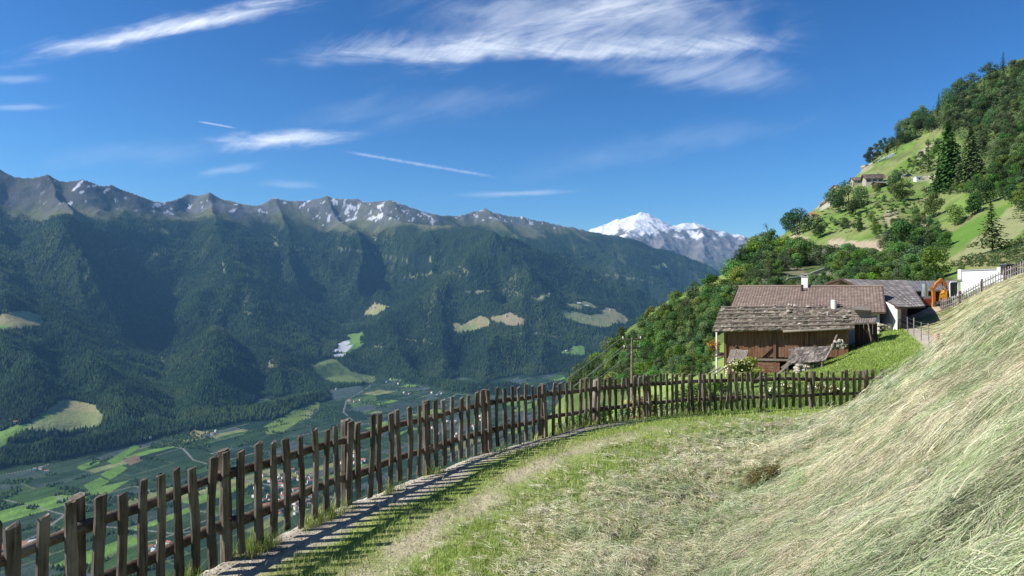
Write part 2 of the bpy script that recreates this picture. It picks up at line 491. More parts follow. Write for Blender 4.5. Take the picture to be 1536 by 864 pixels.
def GZ(X, Y):
    X = np.asarray(X, float); Y = np.maximum(np.asarray(Y, float), .9)
    return _bil(PYg, CX + F * X / Y, np.log(Y)) * -Y / F + CY * Y / F

def gz(X, Y): return float(GZ(np.array([X]), np.array([Y]))[0])

def hit(px, py, ymin=24.0, ymax=900.0):
    """ground point first met along the sight line through a photo pixel"""
    l = np.linspace(math.log(ymin), math.log(ymax), 500)
    g = _bil(PYg, np.full(l.shape, float(px)), l)
    k = np.argmax(g <= py)
    if g[k] > py: return None
    if k > 0:
        t = (g[k - 1] - py) / max(g[k - 1] - g[k], 1e-6); lv = l[k - 1] + t * (l[k] - l[k - 1])
    else: lv = l[0]
    Y = math.exp(lv)
    return Vector(((px - CX) / F * Y, Y, gz((px - CX) / F * Y, Y)))

# ---- colours of the ground
def lerpc(a, b, t): return a * (1 - t[..., None]) + np.asarray(b) * t[..., None]
n1 = fbm(Xg * 1.6, Yg * 1.6, 31); n2 = fbm(Xg * .35, Yg * .35, 32); n3 = fbm(Xg / 22, Yg / 22, 33); n4 = fbm(Xg / 6, Yg / 6, 34)
Cg = np.zeros(Xg.shape + (3,)); Cg[:] = (.235, .315, .07)
Cg = lerpc(Cg, (.33, .34, .14), sstep(.45, .65, n1) * .7)
hz = sstep(2.3, 3.6, Dg + (n2 - .5) * 2.2) * (Dg > 0)
Cg = lerpc(Cg, (.27, .27, .13), hz * .9)
Cg = lerpc(Cg, (.15, .20, .075), hz * sstep(.45, .62, n2) * .8)
trk = np.exp(-((Dg - 1.5 + (n2 - .5) * .8) / .30) ** 2) * (1 - .75 * sstep(11, 16, Yg)) * (1 - sstep(17, 20, Yg))
Cg = lerpc(Cg, (.46, .40, .27), np.clip(trk * 1.1, 0, 1) * (.45 + .45 * sstep(.35, .6, n1)))
edge = (1 - sstep(.40, .70, Dg + (n1 - .5) * .5 + (n2 - .5) * .3)) * (Dg > -.6) * (1 - sstep(15.5, 18, Yg))
Cg = lerpc(Cg, (.50, .44, .35), np.clip(edge, 0, 1))
Cg = lerpc(Cg, (.20, .17, .13), np.clip(edge, 0, 1) * sstep(.5, .62, fbm(Xg * 5, Yg * 5, 38)) * .3)
beyond = (Dg < -.35)
far = np.clip(beyond + sstep(24, 27, Yg), 0, 1) * 1.0
green = np.zeros_like(Cg); green[:] = (.17, .27, .05)
green = lerpc(green, (.25, .32, .09), sstep(.4, .65, n4) * .7)
Cg = lerpc(Cg, green, far) if False else Cg * (1 - far[..., None]) + green * far[..., None]
# upper hay meadow at the right, beyond the mound
um = (PXg > 1330) & (Yg > 24) & (Yg < 82)
upmask = sstep(0, 14, PXg - (1395 - (Yg - 45) * .9)) * (Yg > 30) * (Yg < 84) + sstep(1340, 1375, PXg) * (Yg <= 30) * (Yg > 16)
hayc = np.zeros_like(Cg); hayc[:] = (.34, .335, .18)
hayc = lerpc(hayc, (.17, .225, .085), sstep(.42, .62, fbm((Xg + Yg * .4) * .5, (Yg - Xg * .4) * .12, 41)) * .9)
hayc = lerpc(hayc, (.36, .33, .19), sstep(.55, .7, fbm((Xg + Yg * .4) * 1.1, (Yg - Xg * .4) * .3, 42)))
Cg = Cg * (1 - upmask[..., None]) + hayc * upmask[..., None]
# footpath running down from the houses
PATH = [(1350, 478, 73), (1362, 486, 66), (1378, 498, 58), (1396, 512, 50), (1410, 524, 44)]
PATHW = [P(*q) for q in PATH]
pd = np.full(Xg.shape, 1e9)
for a, b in zip(PATHW[:-1], PATHW[1:]):
    d, t = seg_dist(Xg, Yg, a.x, a.y, b.x, b.y); pd = np.minimum(pd, d)
Cg = lerpc(Cg, (.42, .37, .30), 1 - sstep(.55, .85, pd + (n1 - .5) * .3))
# the hillside behind the farm
hs = sstep(95, 110, Yg)
hc = np.zeros_like(Cg); hc[:] = (.14, .225, .045)
hc = lerpc(hc, (.20, .235, .08), sstep(.42, .62, n3) * .9)
hc = lerpc(hc, (.21, .18, .10), sstep(.56, .70, fbm(Xg / 9, Yg / 9, 51)) * .55)
hc = lerpc(hc, (.07, .115, .03), sstep(.55, .7, n4) * .5)
hc = hc * (.72 + .56 * fbm(Xg / 2.6, Yg / 2.6, 57, 5))[..., None]
Cg = Cg * (1 - hs[..., None]) + hc * hs[..., None]
PYu = PYg + (n4 - .5) * 9; PXu = PXg + (n3 - .5) * 12
def paint(poly, col, amt=1.0, ymin=90, ymax=900):
    global Cg
    m = inpoly(PXu, PYu, poly) & (Yg > ymin) & (Yg < ymax)
    Cg = np.where(m[..., None], Cg * (1 - amt) + np.array(col) * amt, Cg)
# bright strips, mown strip, earth cuts, roads, rocks
paint([(1405, 365), (1450, 335), (1520, 300), (1530, 310), (1440, 372), (1410, 378)], (.10, .20, .03), .85)
paint([(1415, 392), (1450, 370), (1510, 315), (1536, 300), (1536, 345), (1500, 372), (1450, 392), (1425, 400)], (.26, .27, .13), .9)
paint([(1040, 432), (1062, 415), (1095, 400), (1095, 418), (1070, 432), (1045, 440)], (.21, .26, .06), .95)
paint([(1335, 260), (1375, 225), (1430, 195), (1440, 205), (1390, 240), (1345, 262)], (.11, .21, .03), .8)
for q in ([(1105, 425), (1112, 412), (1140, 405), (1148, 420), (1135, 430), (1110, 432)],
          [(1168, 402), (1180, 396), (1205, 402), (1210, 412), (1182, 416)],
          [(1180, 358), (1195, 350), (1215, 362), (1200, 370)], [(1236, 372), (1246, 358), (1300, 362), (1335, 368), (1330, 376), (1260, 378)],
          [(1215, 412), (1262, 392), (1268, 397), (1225, 418)]):
    paint(q, (.42, .34, .24), .92)
paint([(1425, 402), (1440, 385), (1490, 380), (1536, 355), (1536, 402), (1490, 402)], (.30, .22, .13), .55)
paint([(1180, 372), (1230, 372), (1330, 377), (1400, 380), (1400, 384), (1320, 383), (1180, 379)], (.38, .36, .33), .9)
paint([(1140, 420), (1190, 416), (1225, 408), (1262, 396), (1264, 400), (1230, 414), (1190, 422), (1140, 428)], (.42, .40, .37), .9)
paint([(1385, 282), (1440, 276), (1470, 274), (1468, 279), (1390, 288)], (.33, .27, .20), .8)
paint([(1225, 298), (1262, 284), (1245, 310), (1228, 318)], (.45, .40, .33), .8)
for q in ([(1290, 262), (1300, 240), (1318, 222), (1322, 232), (1306, 252)], [(1335, 210), (1345, 196), (1352, 205)], [(1330, 318), (1345, 310), (1350, 330), (1335, 338)],
          [(1378, 330), (1388, 318), (1395, 335), (1385, 348)], [(1370, 270), (1410, 262), (1412, 270), (1375, 276)], [(1375, 228), (1395, 214), (1400, 222), (1382, 238)]):
    paint(q, (.36, .31, .24), .7)
# forest floor
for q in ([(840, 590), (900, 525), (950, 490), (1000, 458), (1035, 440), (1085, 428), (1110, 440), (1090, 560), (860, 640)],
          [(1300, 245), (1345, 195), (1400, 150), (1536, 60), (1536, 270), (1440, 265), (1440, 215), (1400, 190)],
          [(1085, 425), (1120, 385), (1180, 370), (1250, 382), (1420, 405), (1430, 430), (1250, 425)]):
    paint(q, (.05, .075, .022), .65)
vg = np.stack([Xg, Yg, Zg], -1).reshape(-1, 3)
me = make_mesh('hillside', vg, grid_faces(GNY, GNX), [M['ground']], col=Cg.reshape(-1, 3), smooth=True)
tag(obj('hillside', me, None), kind='structure')

# ================================================================= HAY AND GRASS BLADES
def ribbons(name, p0, dirs, L, W, col, mat, arch, side, lift, nseg=3, follow=True):
    n = len(p0)
    d = dirs / np.linalg.norm(dirs, axis=1, keepdims=True)
    sx = np.stack([-d[:, 1], d[:, 0]], -1)
    roll = rng.uniform(-.8, .8, n)
    V = np.empty((n, nseg + 1, 2, 3)); 
    for k in range(nseg + 1):
        s = k / nseg
        q = p0 + d * (L * s)[:, None] + sx * (side * s * s * L)[:, None]
        z = GZ(q[:, 0], q[:, 1]) + lift + arch * 4 * s * (1 - s) + .004
        w = W * (1 - .75 * s * s) * .5
        wx = sx * (w * np.cos(roll))[:, None]; wz = w * np.sin(roll)
        V[:, k, 0, :2] = q - wx; V[:, k, 0, 2] = z - wz
        V[:, k, 1, :2] = q + wx; V[:, k, 1, 2] = z + wz
    b = np.arange(n)[:, None] * (2 * (nseg + 1)) + np.arange(nseg)[None, :] * 2
    f = np.stack([b, b + 1, b + 3, b + 2], -1).reshape(-1, 4)
    c = np.repeat(col, 2 * (nseg + 1), axis=0)
    return make_mesh(name, V.reshape(-1, 3), f, [mat], col=c)

def scatter(n, pxr, yr):
    px = rng.uniform(*pxr, n); Y = np.exp(rng.uniform(math.log(yr[0]), math.log(yr[1]), n))
    return (px - CX) / F * Y, Y

def pick(n, palette, weights):
    w = np.array(weights, float); w /= w.sum()
    k = rng.choice(len(palette), n, p=w)
    return np.array(palette)[k]

def hay_layer(ntuft, per, pxr, yr, dmin, Lr, lift_max, wmin, seed, mat=False):
    """hay lies in tufts: each tuft has its own direction, length, height and colour"""
    X, Y = scatter(ntuft, pxr, yr); D = fence_d(X, Y)
    nn = fbm(X * .5, Y * .5, 60 + seed)
    dens = np.maximum(sstep(dmin, dmin + 1.1, D + (nn - .5) * 2.6), .16 * (D > 1.75))
    k = rng.random(ntuft) < dens; X, Y, D = X[k], Y[k], D[k]; m = len(X)
    h = .3
    gx = (GZ(X + h, Y) - GZ(X - h, Y)) / (2 * h); gy = (GZ(X, Y + h) - GZ(X, Y - h)) / (2 * h)
    onm = sstep(.25, .6, np.hypot(gx, gy))
    base = np.where(rng.random(m) < onm, math.atan2(.52, -.86), math.atan2(.80, .60))     # down the fall of the mound, along the track on the flat
    sw = (fbm(X * .55, Y * .55, 70 + seed) - .5) * 2.6 + (fbm(X * 1.7, Y * 1.7, 75 + seed) - .5) * 2.4
    ang = base + sw * (1.0 - .30 * onm) + rng.normal(0, 1, m) * (.9 - .25 * onm) + np.where(rng.random(m) < .10, rng.uniform(-2, 2, m), 0)
    if mat: ang = rng.uniform(0, 2 * math.pi, m)
    TL = rng.uniform(*Lr, m) * (.7 + .3 * onm)
    cn = fbm(X * .8, Y * .8, 80); cn2 = fbm(X * 3, Y * 3, 83)
    g = sstep(.43, .57, cn * .5 + cn2 * .5 + rng.normal(0, .07, m) + .03 * onm)
    straw = pick(m, [(.70, .64, .42), (.78, .73, .53), (.60, .54, .33), (.66, .54, .41), (.54, .43, .28), (.66, .59, .50)], [5, 5, 3, 2, .7, 1.2])
    green = pick(m, [(.27, .35, .15), (.41, .48, .26), (.50, .56, .36), (.17, .24, .09), (.58, .62, .41)], [3, 4, 4, 2.2, 4])
    tcol = (straw * (1 - g[:, None]) + green * g[:, None]) * np.clip(.97 + .7 * (fbm(X * 1.3, Y * 1.3, 87, 4) - .5) + rng.normal(0, .10, m), .5, 1.25)[:, None]
    tlift = rng.random(m) ** 2.2 * lift_max * (1 + 1.2 * sstep(.52, .68, fbm(X * 1.3, Y * 1.3, 88)))
    cnt = rng.integers(int(per * .5), int(per * 1.5), m)
    t = np.repeat(np.arange(m), cnt); n = len(t)
    a = ang[t] + rng.normal(0, .30, n) + np.where(rng.random(n) < .26, rng.normal(0, 1.0, n), 0)
    L = TL[t] * rng.uniform(.45, 1.2, n)
    off = rng.normal(0, 1, (n, 2)) * np.stack([TL[t] * .30, TL[t] * .16], -1)
    ca, sa = np.cos(ang[t]), np.sin(ang[t])
    x = X[t] + off[:, 0] * ca - off[:, 1] * sa - ca * L * .5; y = Y[t] + off[:, 0] * sa + off[:, 1] * ca - sa * L * .5
    dd = fence_d(x, y); ok = (dd > 1.0) & (y > 1.2)
    t, a, L, x, y = t[ok], a[ok], L[ok], x[ok], y[ok]; n = len(t)
    W = np.maximum(rng.uniform(.0022, .0050, n), y * wmin)
    mixg = rng.random(n) < .22
    col = np.where(mixg[:, None], pick(n, [(.64, .58, .38), (.34, .42, .20), (.22, .30, .11), (.62, .50, .38)], [3, 2, 1.2, 1]), tcol[t]) * rng.uniform(.72, 1.18, n)[:, None]
    lift = tlift[t] * rng.uniform(.3, 1.1, n) + rng.random(n) ** 2 * .05
    arch = rng.uniform(-.03, .13, n) * L * (1 + (rng.random(n) < .06) * 1.6)
    return ribbons('hay', np.stack([x, y], -1), np.stack([np.cos(a), np.sin(a)], -1), L, W, np.clip(col * 1.0, 0, .88), M['hay'], arch, rng.normal(0, .28, n), lift)

HAY = [hay_layer(46000, 20, (360, 2500), (1.5, 24.5), 2.0, (.10, .28), .09, .00056, 0),
       hay_layer(17000, 18, (360, 2300), (1.5, 22), 2.0, (.06, .17), .13, .00054, 9, True),
       hay_layer(9000, 17, (800, 2500), (1.5, 16), 3.0, (.16, .42), .16, .00054, 4)]
for k, me in enumerate(HAY):
    o = tag(obj('hay', me, None), ('pale cut hay strewn over the foreground slope and track', 'short matted hay tangled over the foreground slope', 'longer hay stalks lying on top of the foreground mound')[k], 'hay', kind='stuff')

def upper_hay(n):
    X, Y = scatter(n, (1340, 1640), (26, 82))
    u = _bil(upmask, CX + F * X / Y, np.log(Y)); pdv = np.full(len(X), 1e9)
    for a, b in zip(PATHW[:-1], PATHW[1:]): pdv = np.minimum(pdv, seg_dist(X, Y, a.x, a.y, b.x, b.y)[0])
    k = (rng.random(n) < u) & (pdv > .9); X, Y = X[k], Y[k]; n = len(X)
    a = math.atan2(.35, -.9) + (fbm(X * .15, Y * .15, 91) - .5) * 1.6 + rng.normal(0, .4, n)
    L = rng.uniform(.4, 1.1, n); W = Y * rng.uniform(.0006, .001, n)
    g = sstep(.42, .6, fbm((X + Y * .4) * .35, (Y - X * .4) * .1, 92) + rng.normal(0, .08, n))
    col = pick(n, [(.56, .52, .32), (.46, .43, .24), (.62, .58, .38)], [3, 3, 2]) * (1 - g[:, None]) + pick(n, [(.20, .27, .10), (.28, .33, .16)], [1, 1]) * g[:, None]
    return ribbons('hay', np.stack([X, Y], -1), np.stack([np.cos(a), np.sin(a)], -1), L, W, col, M['hay'], L * .06, rng.normal(0, .2, n), rng.random(n) * .12)
tag(obj('hay', upper_hay(60000), None), 'thin pale hay drying on the upper meadow below the grey fence', 'hay', kind='stuff')

def grass_layer(n, pxr, yr, wfun, hr, palette, weights, wmin):
    X, Y = scatter(n, pxr, yr)
    D = fence_d(X, Y)
    keep = rng.random(n) < wfun(X, Y, D)
    X, Y = X[keep], Y[keep]; n = len(X)
    H = rng.uniform(*hr, n) * (.6 + .9 * fbm(X * 2, Y * 2, 95)); W = np.maximum(rng.uniform(.003, .006, n), Y * wmin)
    a = rng.uniform(0, 2 * math.pi, n); lean = rng.uniform(.1, .9, n) * H
    ta = a + math.pi / 2 + rng.normal(0, .5, n)
    V = np.empty((n, 3, 2, 3)); z0 = GZ(X, Y) - .004
    for k, (s, wk) in enumerate(((0, 1), (.55, .8), (1, .12))):
        x = X + np.cos(a) * lean * s * s; y = Y + np.sin(a) * lean * s * s; z = z0 + H * s * (1 - .25 * s * (lean / H))
        V[:, k, 0] = np.stack([x - np.cos(ta) * W * wk / 2, y - np.sin(ta) * W * wk / 2, z], -1)
        V[:, k, 1] = np.stack([x + np.cos(ta) * W * wk / 2, y + np.sin(ta) * W * wk / 2, z], -1)
    b = np.arange(n)[:, None] * 6 + np.arange(2)[None, :] * 2
    f = np.stack([b, b + 1, b + 3, b + 2], -1).reshape(-1, 4)
    col = pick(n, palette, weights) * rng.uniform(.7, 1.25, n)[:, None]
    return make_mesh('grass', V.reshape(-1, 3), f, [M['grass']], col=np.repeat(col, 6, axis=0))

def w_verge(X, Y, D):
    nn = fbm(X * 1.4, Y * 1.4, 97)
    a = sstep(.42, .85, D + (nn - .5) * .9) * (1 - sstep(1.15, 1.5, D + (nn - .5) * .5))
    b = sstep(1.7, 2.15, D + (nn - .5) * .7) * (1 - .75 * sstep(2.6, 4.4, D + (nn - .5) * 2))
    c = .06 * (D > .1) * (D < 2)
    f = sstep(16, 18, Y) * (D > .05) * (1 - sstep(1.5, 4, D)) * .6
    return np.clip(np.maximum(np.maximum(a, b), np.maximum(c, f)), 0, 1) * (D > 0)
gp = [(.24, .36, .06), (.34, .45, .09), (.19, .29, .05), (.46, .50, .16), (.60, .57, .30)]
tag(obj('grass', grass_layer(170000, (250, 1300), (4.2, 24), w_verge, (.04, .10), gp, [4, 4, 3, 2, 1], .00065), None),
    'short green grass along both edges of the track', 'grass', kind='stuff')
def w_base(X, Y, D):
    return (np.abs(D + .06) < .22) * sstep(.46, .62, fbm(X * 1.8, Y * 1.8, 99)) * 1.0
tag(obj('grass', grass_layer(420000, (250, 1340), (5.0, 24), w_base, (.08, .24), gp, [4, 3, 4, 2, 1.5], .0006), None),
    'taller grass tufts growing round the feet of the wooden fence', 'grass', kind='stuff')
def w_beyond(X, Y, D):
    return ((D < -.3) & (D > -14)) * 1.0
tag(obj('grass', grass_layer(110000, (430, 1420), (10.5, 40), w_beyond, (.08, .26), [(.12, .22, .03), (.18, .28, .05), (.09, .16, .03), (.27, .30, .09)], [4, 4, 2, 1], .0008), None),
    'longer green grass on the slope just beyond the wooden fence', 'grass', kind='stuff')

def w_meadow(X, Y, D):
    pdv = np.full(X.shape, 1e9)
    for p, q in zip(PATHW[:-1], PATHW[1:]): pdv = np.minimum(pdv, seg_dist(X, Y, p.x, p.y, q.x, q.y)[0])
    return (pdv > .8) * (fence_d(X, Y) < -.4) * (.35 + .65 * sstep(.4, .6, fbm(X * .35, Y * .35, 101)))
tag(obj('grass', grass_layer(110000, (1150, 1440), (25, 75), w_meadow, (.06, .17), [(.19, .30, .045), (.27, .38, .07), (.34, .40, .11), (.44, .44, .19)], [4, 4, 2, 1], .00075), None),
    'green meadow grass on the slope between barn and footpath', 'grass', kind='stuff')

# gravel along the terrace edge and in the wheel track
def gravel(n):
    s_ = rng.uniform(0, FLINE.shape[0] - 1.01, n); i0 = s_.astype(int); fr = (s_ - i0)[:, None]; p = FLINE[i0] * (1 - fr) + FLINE[i0 + 1] * fr; tg = FLINE[i0 + 1] - FLINE[i0]; tg /= np.linalg.norm(tg, axis=1, keepdims=True)
    d = np.where(rng.random(n) < .7, rng.normal(.18, .22, n), rng.normal(1.5, .25, n)); x = p[:, 0] + tg[:, 1] * d; y = p[:, 1] - tg[:, 0] * d
    k = (y < 18) & (d > -.25); x, y = x[k], y[k]; n = len(x); r = .005 + .016 * rng.random(n) ** 4; z = GZ(x, y)
    base = np.array([(1, 0, 0), (0, 1, 0), (-1, 0, 0), (0, -1, 0), (0, 0, .7), (0, 0, -.5)], float); V = base[None] * r[:, None, None] * rng.uniform(.6, 1.3, (n, 6, 1)); a = rng.uniform(0, 6.28, n)
    ca, sa = np.cos(a)[:, None], np.sin(a)[:, None]; V = np.stack([V[..., 0] * ca - V[..., 1] * sa + x[:, None], V[..., 0] * sa + V[..., 1] * ca + y[:, None], V[..., 2] + z[:, None] + .15 * r[:, None]], -1)
    tri = np.array([(0, 1, 4), (1, 2, 4), (2, 3, 4), (3, 0, 4), (1, 0, 5), (2, 1, 5), (3, 2, 5), (0, 3, 5)]); f = (np.arange(n)[:, None, None] * 6 + tri[None]).reshape(-1, 3)
    return make_mesh('gravel', V.reshape(-1, 3), f, [M['ground']], col=np.repeat(pick(n, [(.44, .39, .31), (.36, .31, .25), (.52, .47, .39), (.27, .23, .18)], [3, 3, 2, .6]), 6, axis=0))
tag(obj('gravel', gravel(9000), None), 'loose gravel along the terrace edge and in the wheel track', 'gravel', kind='stuff')

# darker tuft of hay left standing on the mown slope
tp = hit(1150, 730, 3, 20) or Vector((4.0, 11, -3))
mbx = None
n = 900
ang = rng.uniform(0, 2 * math.pi, n); rr = rng.random(n) ** .7
tX = tp.x + np.cos(ang) * rr * .20; tY = tp.y + np.sin(ang) * rr * .16
a = math.atan2(.5, -.86) + rng.normal(0, .8, n)
me = ribbons('hay_tuft', np.stack([tX, tY], -1), np.stack([np.cos(a), np.sin(a)], -1), rng.uniform(.10, .30, n), rng.uniform(.004, .009, n),
             pick(n, [(.13, .12, .04), (.20, .17, .06), (.09, .10, .035), (.26, .20, .09)], [3, 3, 2, 2]), M['hay'], rng.uniform(.03, .14, n), rng.normal(0, .5, n), .07 + rng.random(n) * .13)
tag(obj('hay_tuft', me, None), 'dark brownish tuft of older hay lying on the pale mown slope', 'hay tuft')

# ================================================================= WOODEN FENCE ALONG THE TRACK
def arclen(pts):
    return np.r_[0, np.cumsum(np.hypot(*np.diff(pts, axis=0).T))]
FL = arclen(FLINE)
def fence_at(s):
    x = np.interp(s, FL, FLINE[:, 0]); y = np.interp(s, FL, FLINE[:, 1])
    e = .05
    tx = np.interp(s + e, FL, FLINE[:, 0]) - np.interp(s - e, FL, FLINE[:, 0]); ty = np.interp(s + e, FL, FLINE[:, 1]) - np.interp(s - e, FL, FLINE[:, 1])
    l = math.hypot(tx, ty)
    t = Vector((tx / l, ty / l, 0)); nrm = Vector((t.y, -t.x, 0))      # nrm points uphill, towards the track
    return Vector((x, y, float(terrace(y)))), t, nrm

froot = thing('picket_fence', fence_at(0)[0], 'long weathered brown picket fence curving beside the mown track', 'fence')

def slat_mb(p, t, nrm, h, w, th, lean, lean2, seed, z0=.07, split=False):
    r = random.Random(seed); mb = MB()
    up = (Vector((0, 0, 1)) + t * lean + nrm * lean2).normalized()
    rings = 9; ns = 8; vs = []; fs = []
    bow = r.uniform(-.018, .018); bow2 = r.uniform(-.015, .015); ph = r.uniform(0, 6)
    tw = r.uniform(-.25, .25)
    for i in range(rings):
        s = i / (rings - 1)
        c = p + up * (z0 + (h - z0) * s) + t * (bow * math.sin(math.pi * s) + .006 * math.sin(7 * s + ph)) + nrm * (bow2 * math.sin(math.pi * s))
        ww = w * (1 + .10 * math.sin(5.3 * s + ph) + r.uniform(-.05, .05)) * (1 - .06 * s); tt = th * (1 + r.uniform(-.1, .1))
        a0 = tw * s
        for k in range(ns):
            a = 2 * math.pi * (k + .5) / ns
            cx, sy = math.cos(a), math.sin(a)
            cx = math.copysign(abs(cx) ** .55, cx); sy = math.copysign(abs(sy) ** .7, sy)
            x = cx * ww / 2; y = sy * tt / 2
            x, y = x * math.cos(a0) - y * math.sin(a0), x * math.sin(a0) + y * math.cos(a0)
            zz = 0
            if i == rings - 1: zz = x * r.uniform(-.02, .05) / (w / 2) * .5 + r.uniform(-.006, .006)
            vs.append(c + t * x + nrm * y + up * zz)
    for i in range(rings - 1):
        for k in range(ns):
            a = i * ns + k; b = i * ns + (k + 1) % ns
            fs.append((a, b, b + ns, a + ns))
    fs.append(tuple(range(ns))[::-1]); fs.append(tuple((rings - 1) * ns + k for k in range(ns)))
    mb.add(vs, fs)
    return mb

POST_PX = [133, 352, 530, 648, 735, 818, 897, 975, 1062, 1145, 1220, 1302]
FPX = CX + F * FLINE[:, 0] / FLINE[:, 1]
post_s = [float(np.interp(p, FPX, FL)) for p in POST_PX]
post_s = [post_s[0] - 2.0] + post_s + [post_s[-1] + 1.2]
# pickets
s = float(np.interp(-75, FPX, FL)); k = 0; pickets = []
while s < post_s[-2] + .9:
    pickets.append(s); yy_ = fence_at(s)[0].y; s += rnd.uniform(.222, .240) if yy_ < 7.4 else rnd.uniform(.252, .272); k += 1

for i, s in enumerate(pickets):
    p, t, nrm = fence_at(s)
    far_part = float(np.interp(p.x, [-2, 2], [0, 1]))
    h = rnd.uniform(1.15, 1.24) ; w = rnd.uniform(.092, .116) if p.y < 7.6 else rnd.uniform(.105, .132)
    mb = slat_mb(p + nrm * .035, t, nrm, h, w, rnd.uniform(.038, .06), rnd.gauss(0, .028), rnd.gauss(0, .02), 500 + i, z0=rnd.uniform(.02, .10))
    obj('picket', mb, M['fence'], froot, smooth=False)
for i, s in enumerate(post_s):
    p, t, nrm = fence_at(s)
    p = p - nrm * .12
    mb = slat_mb(p, t, nrm, rnd.uniform(1.14, 1.22), rnd.uniform(.11, .135), rnd.uniform(.10, .12), rnd.gauss(0, .02), rnd.gauss(0, .02), 900 + i, z0=-.5)
    obj('post', mb, M['post'], froot)
for i in range(len(post_s) - 1):
    for hh in (.42, .95):
        mb = MB(); pts = []; rad = []
        a, b = post_s[i] - .18, post_s[i + 1] + .18
        base = rnd.uniform(.045, .062); dz0 = rnd.uniform(-.03, .03); dz1 = rnd.uniform(-.03, .03)
        for q in range(9):
            f = q / 8; p, t, nrm = fence_at(a + (b - a) * f)
            pts.append(p - nrm * (.04 + .012 * (i % 2)) + Vector((0, 0, hh + dz0 * (1 - f) + dz1 * f + .012 * math.sin(9 * f + i))))
            rad.append(base * (1.1 - .25 * f) * rnd.uniform(.92, 1.08))
        mb.tube(pts, rad, 9)
        obj('rail', mb, M['rail'], froot, smooth=True)

# ================================================================= FAR LAND: VALLEY AND MOUNTAINS
VZ = -750.0
def ridge(pts): return [tuple(P(*q)) for q in pts]
CREST = ridge([(-260, 235, 6700), (-120, 246, 6800), (0, 258, 7000), (40, 269, 7050), (85, 266, 7100), (110, 275, 7150), (140, 272, 7200), (165, 283, 7300), (176, 278, 7350), (245, 304, 7700), (285, 292, 8200), (320, 290, 8300),
               (345, 300, 8500), (385, 309, 8700), (420, 299, 9000), (455, 302, 9100), (490, 296, 9300), (540, 299, 9400), (585, 303, 9500), (650, 322, 9700), (690, 324, 10100), (712, 318, 10400), (735, 315, 10500), (760, 322, 10500),
               (800, 326, 10600), (830, 334, 10700), (870, 342, 10800), (920, 352, 11000), (960, 364, 11200), (1000, 378, 11300), (1060, 402, 11600), (1150, 440, 12000), (1320, 500, 12500)])
SPURS = [ridge(q) for q in (
    [(0, 258, 7000), (-30, 350, 5600), (-20, 470, 4200), (30, 560, 3500), (0, 690, 2980)],
    [(-120, 246, 6800), (-200, 400, 4800), (-190, 560, 3700), (-220, 700, 2900)],
    [(85, 266, 7100), (112, 330, 6200), (155, 415, 4950), (196, 500, 4150), (216, 560, 3780), (205, 630, 3720)],
    [(112, 330, 6200), (110, 420, 4900), (150, 520, 4050), (165, 588, 3760), (168, 602, 3480), (160, 648, 3400)],
    [(165, 588, 3760), (95, 600, 3600), (60, 622, 3420), (20, 680, 3060)],
    [(245, 304, 7700), (205, 345, 7000), (180, 400, 6200)],
    [(320, 290, 8300), (332, 340, 7500), (348, 385, 6900), (395, 440, 6050), (440, 497, 5350), (470, 550, 4950), (484, 598, 4640)],
    [(348, 385, 6900), (312, 450, 6050), (292, 540, 5150), (318, 618, 4200)],
    [(395, 440, 6050), (385, 520, 5300), (395, 600, 4600)],
    [(420, 299, 9000), (428, 350, 8200), (450, 400, 7500), (476, 440, 7100)],
    [(490, 296, 9300), (525, 348, 8400), (562, 405, 7500), (592, 470, 6700), (606, 530, 6000), (624, 572, 5450)],
    [(540, 299, 9400), (620, 335, 8700), (700, 341, 8400), (748, 350, 8000), (795, 400, 7250), (775, 470, 6450), (742, 530, 5850), (735, 575, 5350)],
    [(640, 337, 8650), (662, 400, 7500), (672, 470, 6600), (668, 530, 6000), (668, 575, 5300)],
    [(748, 350, 8000), (850, 383, 8200), (930, 425, 8200), (960, 470, 7600), (900, 520, 6650), (870, 575, 5400)],
    [(795, 400, 7250), (840, 455, 6900), (830, 515, 6200), (815, 568, 5600)],
    [(870, 342, 10800), (930, 395, 9900), (1010, 435, 9500), (1070, 470, 9000), (1080, 560, 6800)],
    [(735, 315, 10500), (800, 360, 9600), (880, 400, 9200)],
    [(1000, 378, 11300), (1060, 440, 9900), (1120, 480, 9000)],
    [(-260, 705, 2600), (-100, 697, 2670), (0, 690, 2740), (100, 671, 2960), (200, 642, 3370), (300, 622, 3720), (400, 605, 4080), (470, 586, 4600)],
    [(632, 563, 5380), (700, 572, 5040), (780, 576, 4920), (880, 575, 4950), (1000, 568, 5200), (1150, 560, 5500)],
)]
def land(X, Y, lines, slope, base, spur=None, warp=(220, 900), k=38.0, noise=((900, 130), (380, 60), (150, 26), (60, 10)), seed=0):
    wx = X + (fbm(X / warp[1], Y / warp[1], 100 + seed, 4) - .5) * 2 * warp[0]
    wy = Y + (fbm(X / warp[1], Y / warp[1], 120 + seed, 4) - .5) * 2 * warp[0]
    acc = np.exp(np.full(X.shape, base) / k - base / k).astype(np.float64)
    for ln in lines:
        for a, b in zip(ln[:-1], ln[1:]):
            d, t = seg_dist(wx, wy, a[0], a[1], b[0], b[1])
            z = a[2] + (b[2] - a[2]) * t - (slope if ln is lines[0] else spur or slope) * d
            acc += np.exp(np.clip((z - base) / k, -60, 300))
    h = base + k * np.log(acc)
    up = sstep(base + 20, base + 260, h); foot = h - base
    for i, (wl, amp) in enumerate(noise):
        r = fbm(X / wl + (0 if i else .3) * Y / wl, Y / wl, 140 + seed + i * 7, 3, ridged=True)
        h = h + up * (r - .55) * amp * 1.2 * (1 - .72 * sstep(base + 1150, base + 1650, h) * (base < -600))
    return h, up, foot

